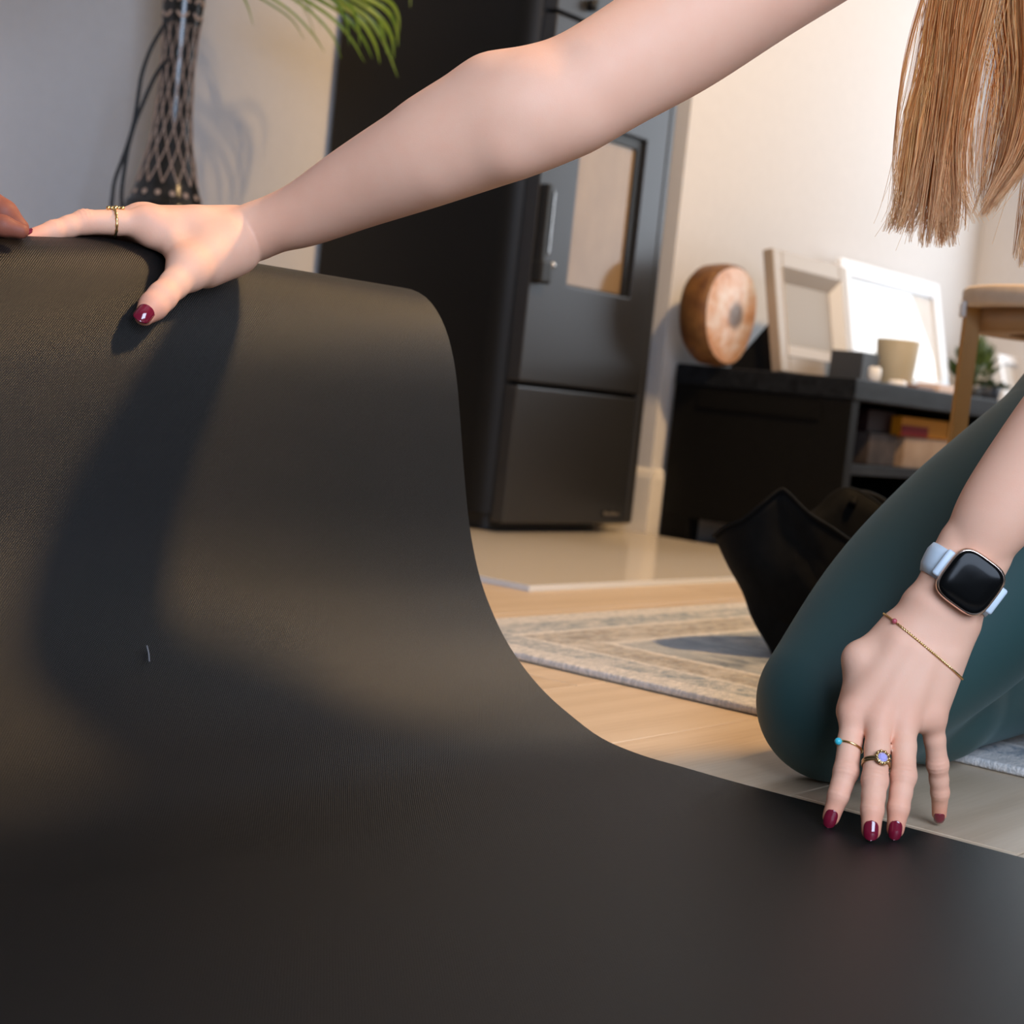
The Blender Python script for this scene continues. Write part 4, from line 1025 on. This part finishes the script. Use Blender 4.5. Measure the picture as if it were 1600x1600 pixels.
for k in fing:
    q = LF[k]; r = rads[k]; nail(q[2], q[3], r[2]*.98, r[3], Ldor+A3(0, 0, .05), r[3]*.76, .0072 if k != 'pinky' else .0062, .10)
nail(th_[2], th_[3], .0108, .0078, -ray(225, 495)+A3(-.20, .0, .30), .0070, .0090, .16)
for k in rf:
    q = rf[k]; r = rr_[k]; nail(q[2], q[3], r[2], r[3], Rdor+far*-.1, r[3]*.8, .0068, .15)

# ------------------------------------------------------------------ watch, bracelet, rings (worn, each its own thing)
hit = raymarch(LH, 1514, 909); nW = LH.grad(hit[None])[0]*.55+Ldor*.6; nW /= np.linalg.norm(nW)
tW = Lfd-nW*(Lfd@nW); tW /= np.linalg.norm(tW); sW = np.cross(tW, nW)
wa = .16; sW, tW = sW*math.cos(wa)-tW*math.sin(wa)*1, tW*math.cos(wa)+sW*math.sin(wa)
wt = thing('smartwatch', hit, 'square black smartwatch with pale blue silicone band on the wrist', 'watch')
def sq_loop(a, n=56, p=3.6): return np.array([(a*np.sign(math.cos(q))*abs(math.cos(q))**(2/p), a*np.sign(math.sin(q))*abs(math.sin(q))**(2/p)) for q in np.linspace(0, 2*PI, n, endpoint=False)])
def stack(layers, c):
    V = []; n = 56
    for a, h_ in layers:
        l_ = sq_loop(a); V.append(c+l_[:, :1]*sW+l_[:, 1:]*tW+nW*h_)
    k = len(layers); V = np.concatenate(V)
    return V, [(i*n+j, i*n+(j+1) % n, (i+1)*n+(j+1) % n, (i+1)*n+j) for i in range(k-1) for j in range(n)]+[tuple(range(n-1, -1, -1)), tuple((k-1)*n+j for j in range(n))]
a_ = .0218
v, f = stack([(a_*.90, -.002), (a_*.985, .002), (a_, .0045), (a_, .0075), (a_*.975, .0090), (a_*.93, .0096)], hit); obj('case', v, f, 'rosegold', wt)
v, f = stack([(a_*.925, .0090), (a_*.925, .0098), (a_*.90, .0106), (a_*.80, .0111), (a_*.5, .01135), (a_*.1, .0114)], hit); obj('screen', v, f, 'screen', wt)
xw = (hit-LWc)@Lfd; cW = LWc+Lfd*xw
lps = [loop_on(LH, cW+tW*o, tW, nW, 72, 0.0) for o in np.linspace(-.0115, .0115, 5)]
V = []; hs_ = [.0013, .0034, .0036, .0034, .0013]
for i, (l_, d_) in enumerate(lps): V.append(l_+d_*hs_[i])
for i, (l_, d_) in reversed(list(enumerate(lps))): V.append(l_+d_*(-.0006))
k = len(V); V = np.concatenate(V); n = 72
obj('band', V, [(i*n+j, i*n+(j+1) % n, ((i+1) % k)*n+(j+1) % n, ((i+1) % k)*n+j) for i in range(k) for j in range(n)], 'band', wt)
for sg_ in (-1, 1):   # lugs where the band meets the case
    c_ = hit+sW*sg_*(a_*1.02)+nW*.0022
    v, f = boxgeo((-.0045, -.0112, -.0028), (.0045, .0112, .0028), .0018); obj('lug', c_+v[:, :1]*sW+v[:, 1:2]*tW+v[:, 2:]*nW-nW*abs(v[:, :1])*0.0, f, 'band', wt)
# bracelet
b1, b2_, b3 = [raymarch(LH, x, y) for x, y in ((1394, 968), (1441, 1010), (1500, 1057))]
bax = np.cross(b3-b1, Ldor); cB = lerp(b1, b3, .5)-Ldor*.016
lp, dr = loop_on(LH, cB, bax, Ldor, 220, .0009)
k_ = np.argmin(np.linalg.norm(lp-b1, axis=1))
br = thing('chain_bracelet', lp.mean(0), 'thin gold rope chain bracelet on the wrist below the watch', 'bracelet')
tg_ = np.roll(lp, -1, 0)-np.roll(lp, 1, 0); tg_ /= np.linalg.norm(tg_, axis=1)[:, None]; bn = np.cross(tg_, dr); ph = np.linspace(0, 2*PI*55, len(lp), endpoint=False)
for o in (0, PI):
    v, f = tube(lp+(np.cos(ph+o)[:, None]*dr+np.sin(ph+o)[:, None]*bn)*.00045, .00052, 6, closed=True); obj('strand', v, f, 'gold', br)
def ball(c, r, seg=14): 
    return lathe([(r*math.sin(a), -r*math.cos(a)) for a in np.linspace(.02, PI-.02, seg)], np.asarray(c, float), seg+4)
for px_ in ((1396, 977), (1502, 1078)):
    q = raymarch(LH, *px_); j = np.argmin(np.linalg.norm(lp-q, axis=1)); v, f = ball(lp[j]+dr[j]*.0008, .0021); obj('bead', v, f, 'redgem', br)
# rings
def ring_pts(c, ax, r, n=48, hint=None):
    t_, s_, n_ = frame_from(ax, hint if hint is not None else Ldor); a = np.linspace(0, 2*PI, n, endpoint=False)
    return c+r*(np.cos(a)[:, None]*n_+np.sin(a)[:, None]*s_), n_, s_
q = LF['index']; ax = q[1]-q[0]; c = lerp(q[0], q[1], .60)
pts, n_, s_ = ring_pts(c, ax+Lrad*.10*np.linalg.norm(ax)*2, .0098)
rg = thing('finger_ring', c, 'thin gold ring with a round turquoise on the index finger pressing the mat', 'ring')
v, f = tube(pts, .0009, 8, closed=True); obj('band', v, f, 'gold', rg)
v, f = ball(c+Lrad*.0092+Ldor*.0048, .0028); obj('stone', v, f, 'turq', rg)
q = LF['middle']; ax = q[1]-q[0]; c = lerp(q[0], q[1], .75)
pts, n_, s_ = ring_pts(c, ax, .0098)
rg = thing('finger_ring', c, 'wide antique gold ring with a lilac stone on the middle finger', 'ring')
v1_, f1_ = tube(pts+ax/np.linalg.norm(ax)*.0010, .0010, 8, closed=True); v2_, f2_ = tube(pts-ax/np.linalg.norm(ax)*.0010, .0010, 8, closed=True)
obj('band', *merge((v1_, f1_), (v2_, f2_)), 'oldgold', rg)
nn = Ldor*.94-Lrad*.30; nn -= ax*(nn@ax)/(ax@ax); nn /= np.linalg.norm(nn); ss = np.cross(ax/np.linalg.norm(ax), nn); tt = ax/np.linalg.norm(ax)
fc = c+nn*.0108
def disc(c, n_, a_, b_, lay):
    n = 28; V = []; an = np.linspace(0, 2*PI, n, endpoint=False)
    for r, h_ in lay: V.append(c+n_*h_+r*(np.cos(an)[:, None]*a_+np.sin(an)[:, None]*b_))
    k = len(lay); return np.concatenate(V), [(i*n+j, i*n+(j+1) % n, (i+1)*n+(j+1) % n, (i+1)*n+j) for i in range(k-1) for j in range(n)]+[tuple(range(n-1, -1, -1)), tuple((k-1)*n+j for j in range(n))]
obj('setting', *disc(fc, nn, ss, tt, [(.0035, -.001), (.0058, .0005), (.0060, .0015), (.0045, .0022)]), 'oldgold', rg)
obj('stone', *disc(fc, nn, ss, tt, [(.0036, .0015), (.0036, .0024), (.0022, .0036), (.0004, .0037)]), 'gem', rg, False)
for k in range(10):
    a = 2*PI*k/10; v, f = ball(fc+nn*.0022+.0049*(math.cos(a)*ss+math.sin(a)*tt), .0012, 8); obj('claw', v, f, 'gold', rg)
q = rf['index']; ax = q[1]-q[0]; c = lerp(q[0], q[1], .56)
pts, n_, s_ = ring_pts(c, ax, .0105, hint=upv)
rg = thing('finger_ring', c, 'slim gold ring with a small flat crown on the hand lifting the mat', 'ring')
tt = ax/np.linalg.norm(ax); wob = np.cos(np.linspace(0, 2*PI*14, len(pts), endpoint=False))
v, f = tube(pts, .0011*(1+.22*wob), 8, closed=True); obj('band', v, f, 'gold', rg)
for k in range(5):
    v, f = ball(c+upv*.0113+tt*(-.0056+.0028*k)+far*(.0006*((k % 2)*2-1)), .0017 if k != 2 else .0022, 8); obj('crown_bead', v, f, 'oldgold' if k % 2 else 'gold', rg)

# ------------------------------------------------------------------ hair
locks = [  # guide pixels, depth, strands, spread px at top / end, fly
 ([(1560, -260), (1480, -120), (1440, 0), (1421, 66), (1408, 131), (1400, 210), (1397, 263), (1403, 345)], 1.235, 14, 5, 3),
 ([(1560, -280), (1500, -130), (1470, 0), (1450, 105), (1430, 184), (1418, 263), (1408, 326), (1394, 368)], 1.240, 150, 15, 16),
 ([(1570, -290), (1515, -130), (1487, 0), (1472, 131), (1456, 236), (1438, 320), (1418, 366)], 1.245, 170, 15, 20),
 ([(1580, -290), (1530, -130), (1492, 0), (1478, 131), (1463, 236), (1450, 330), (1444, 388)], 1.238, 230, 17, 15),
 ([(1590, -290), (1540, -130), (1510, 0), (1492, 131), (1476, 236), (1471, 326), (1476, 388)], 1.244, 230, 16, 13),
 ([(1600, -290), (1560, -130), (1532, 0), (1508, 120), (1492, 226), (1492, 310), (1490, 368)], 1.236, 190, 18, 15),
 ([(1600, -290), (1570, -130), (1545, 0), (1515, 110), (1497, 210), (1500, 292), (1528, 352)], 1.232, 34, 16, 14),
 ([(1610, -290), (1590, -130), (1562, 0), (1545, 90), (1530, 180), (1524, 270), (1530, 330)], 1.250, 40, 26, 8),
 ([(1620, -290), (1600, -130), (1582, 0), (1589, 105), (1581, 184), (1563, 263), (1535, 334)], 1.246, 170, 24, 9),
 ([(1640, -290), (1640, -130), (1635, 0), (1630, 120), (1603, 225), (1570, 284), (1530, 340)], 1.240, 210, 30, 9),
 ([(1650, -290), (1660, -130), (1650, 0), (1645, 120), (1640, 230), (1620, 330), (1600, 420)], 1.250, 220, 36, 16),
 ([(1650, -290), (1610, -130), (1600, 0), (1604, 90), (1602, 170), (1590, 240), (1565, 300)], 1.256, 150, 22, 18),
]
HV, HF, HC = [], [], []; vo = 0
rng = np.random.RandomState(3)
tones = np.array([(.90, .44, .11), (.95, .56, .19), (.78, .32, .07), (.96, .66, .30), (.74, .30, .06), (.97, .58, .18)])
for li, (px_, dep, ns, s0, s1) in enumerate(locks):
    gpx = catmull(np.array(px_, float), 26); u = np.linspace(0, 1, 26)
    bt = tones[rng.randint(len(tones))]
    sub = rng.randn(14, 2)                         # sub-clumps inside each lock
    for k in range(int(ns*1.7)):
        cl = sub[rng.randint(14)]; o = .85*cl[0]+.50*rng.randn()*(1-.80*u**2); dz = .85*cl[1]+.50*rng.randn()*(1-.7*u**2)
        sp = s0+(s1-s0)*u**1.5; wv = 2.2*np.sin(u*PI*(1.5+rng.rand()*1.2)+rng.rand()*6)*u
        L_ = 1-.20*rng.rand()**2.2-.035*abs(cl[1])
        x = np.interp(u*L_, u, gpx[:, 0])+o*sp+wv; y = np.interp(u*L_, u, gpx[:, 1])
        if rng.rand() < .03: x = x+u**2*rng.randn()*26; y = y+u**3*rng.randn()*8
        d = dep+dz*.007*(.6+.6*u)
        pts = CAM+(FW+RT*((x-800)/FPX)[:, None]-UP*((y-800)/FPX)[:, None])*d[:, None]
        r = (.00022+.00010*rng.rand())*(1-.55*u**3)
        v, f = tube(pts, r, 3, cap=False)
        HV.append(v); HF.append(np.array(f)+vo); vo += len(v)
        base = tones[rng.randint(len(tones))]*.45+bt*.55; base = base*(.82+.36*rng.rand())
        tip = np.array([.95, .66, .36]); w_ = np.clip((u-.62)/.38, 0, 1)**1.2*.85
        HC.append(np.repeat(base*(1-w_)[:, None]+tip*w_[:, None], 3, 0))
# hair over the skull, parted in the middle and hanging with gravity (above the frame)
NS = 1300; d0 = rng.randn(NS*4, 3); d0 /= np.linalg.norm(d0, axis=1)[:, None]
d0 = d0[(d0@(hu*.80-hf*.60) > -.25) & ~((d0@hf > .42) & (d0@hu < .62))][:NS]
sc0 = HEAD+hu*.018-hf*.005; pts = sc0+d0*.12
for _ in range(8):
    dd = HB(pts, False); pts = pts-HB.grad(pts)*np.clip(dd-.004, -.02, .02)[:, None]
sgn = np.sign(d0@hs)[:, None]; dirn = hs*sgn*.9-hu*.25+d0*.15; path = [pts]
for i in range(9):
    dirn = dirn/np.linalg.norm(dirn, axis=1)[:, None]; nx = path[-1]+dirn*.0155
    dd = HB(nx, False); g_ = HB.grad(nx); push = np.clip(.0045-dd, 0, .02); nx = nx+g_*push[:, None]
    dirn = nx-path[-1]; dirn = dirn/np.linalg.norm(dirn, axis=1)[:, None]*.75+A3(0, 0, -.42)+hs*sgn*.06; path.append(nx)
path = np.stack(path, 1)
for k in range(len(path)):
    n_k = len(path[k]) if rng.rand() < .6 else len(path[k])-3
    v, f = tube(path[k][:n_k]+rng.randn(3)*.0012, .0010, 3, cap=False); HV.append(v); HF.append(np.array(f)+vo); vo += len(v)
    HC.append(np.repeat((tones[rng.randint(len(tones))]*(.7+.3*rng.rand()))[None], len(v), 0))
HV = np.concatenate(HV); HF = np.concatenate(HF); HC = np.concatenate(HC)
ho = obj('hair', HV, HF, 'hair', per); ho['label'] = 'long loose strawberry blonde hair'
ca = ho.data.attributes.new('hcol', 'FLOAT_COLOR', 'POINT'); ca.data.foreach_set('color', np.c_[HC, np.ones(len(HC))].astype(np.float32).ravel())

# ------------------------------------------------------------------ second person, only fingertips in view at the left edge
B2 = Body(.010)
w2 = P(-235, 262, 1.24); m2 = {'index': P(-105, 318, 1.205), 'middle': P(-100, 306, 1.228), 'ring': P(-102, 304, 1.250), 'pinky': P(-108, 312, 1.270)}
f2 = {'index': [P(-50, 340, 1.200), P(5, 353, 1.202), P(33, 361, 1.206)], 'middle': [P(-42, 300, 1.225), P(6, 334, 1.228), P(30, 356, 1.232)],
      'ring': [P(-46, 300, 1.250), P(0, 335, 1.255), P(20, 356, 1.258)], 'pinky': [P(-60, 308, 1.272), P(-20, 338, 1.276), P(0, 358, 1.280)]}
for k in m2:
    B2.add(w2, m2[k], .020, .0125, .012); q = [m2[k]]+f2[k]
    B2.limb(q, [.0115, .0112, .0098, .0072] if k != 'index' else [.0105, .0088, .0072, .0056], .004, .008)
B2.add(w2+A3(0, 0, -.01), P(-150, 350, 1.2), .018, .013, .012); B2.limb([P(-150, 350, 1.2), P(-110, 400, 1.19), P(-70, 425, 1.185)], [.013, .0105, .008])
B2.chain([w2, P(-330, 215, 1.24), P(-480, 150, 1.24), P(-640, 80, 1.24)], [.022, .030, .038, .038], .02)
B2.chain([P(-640, 80, 1.24), P(-800, -150, 1.32), P(-900, -400, 1.40)], [.038, .042, .050], .02)
p2 = thing('person', P(-500, 140, 1.24)*A3(1, 1, 0), 'person out of frame whose fingertips hold the mat fold at the left edge', 'person')
v, q = B2.mesh(.0018); o = obj('body', v, q, 'skin2', p2)
t2 = o.data.attributes.new('tint', 'FLOAT', 'POINT'); t2.data.foreach_set('value', np.full(len(v), .1, np.float32))
SL = Body(.02); SL.chain([P(-560, 115, 1.24), P(-640, 80, 1.24), P(-800, -150, 1.32), P(-900, -400, 1.40)], [.044, .046, .050, .058], .02)
v, q = SL.mesh(.006); obj('sleeve', v, q, 'sleeve', p2)
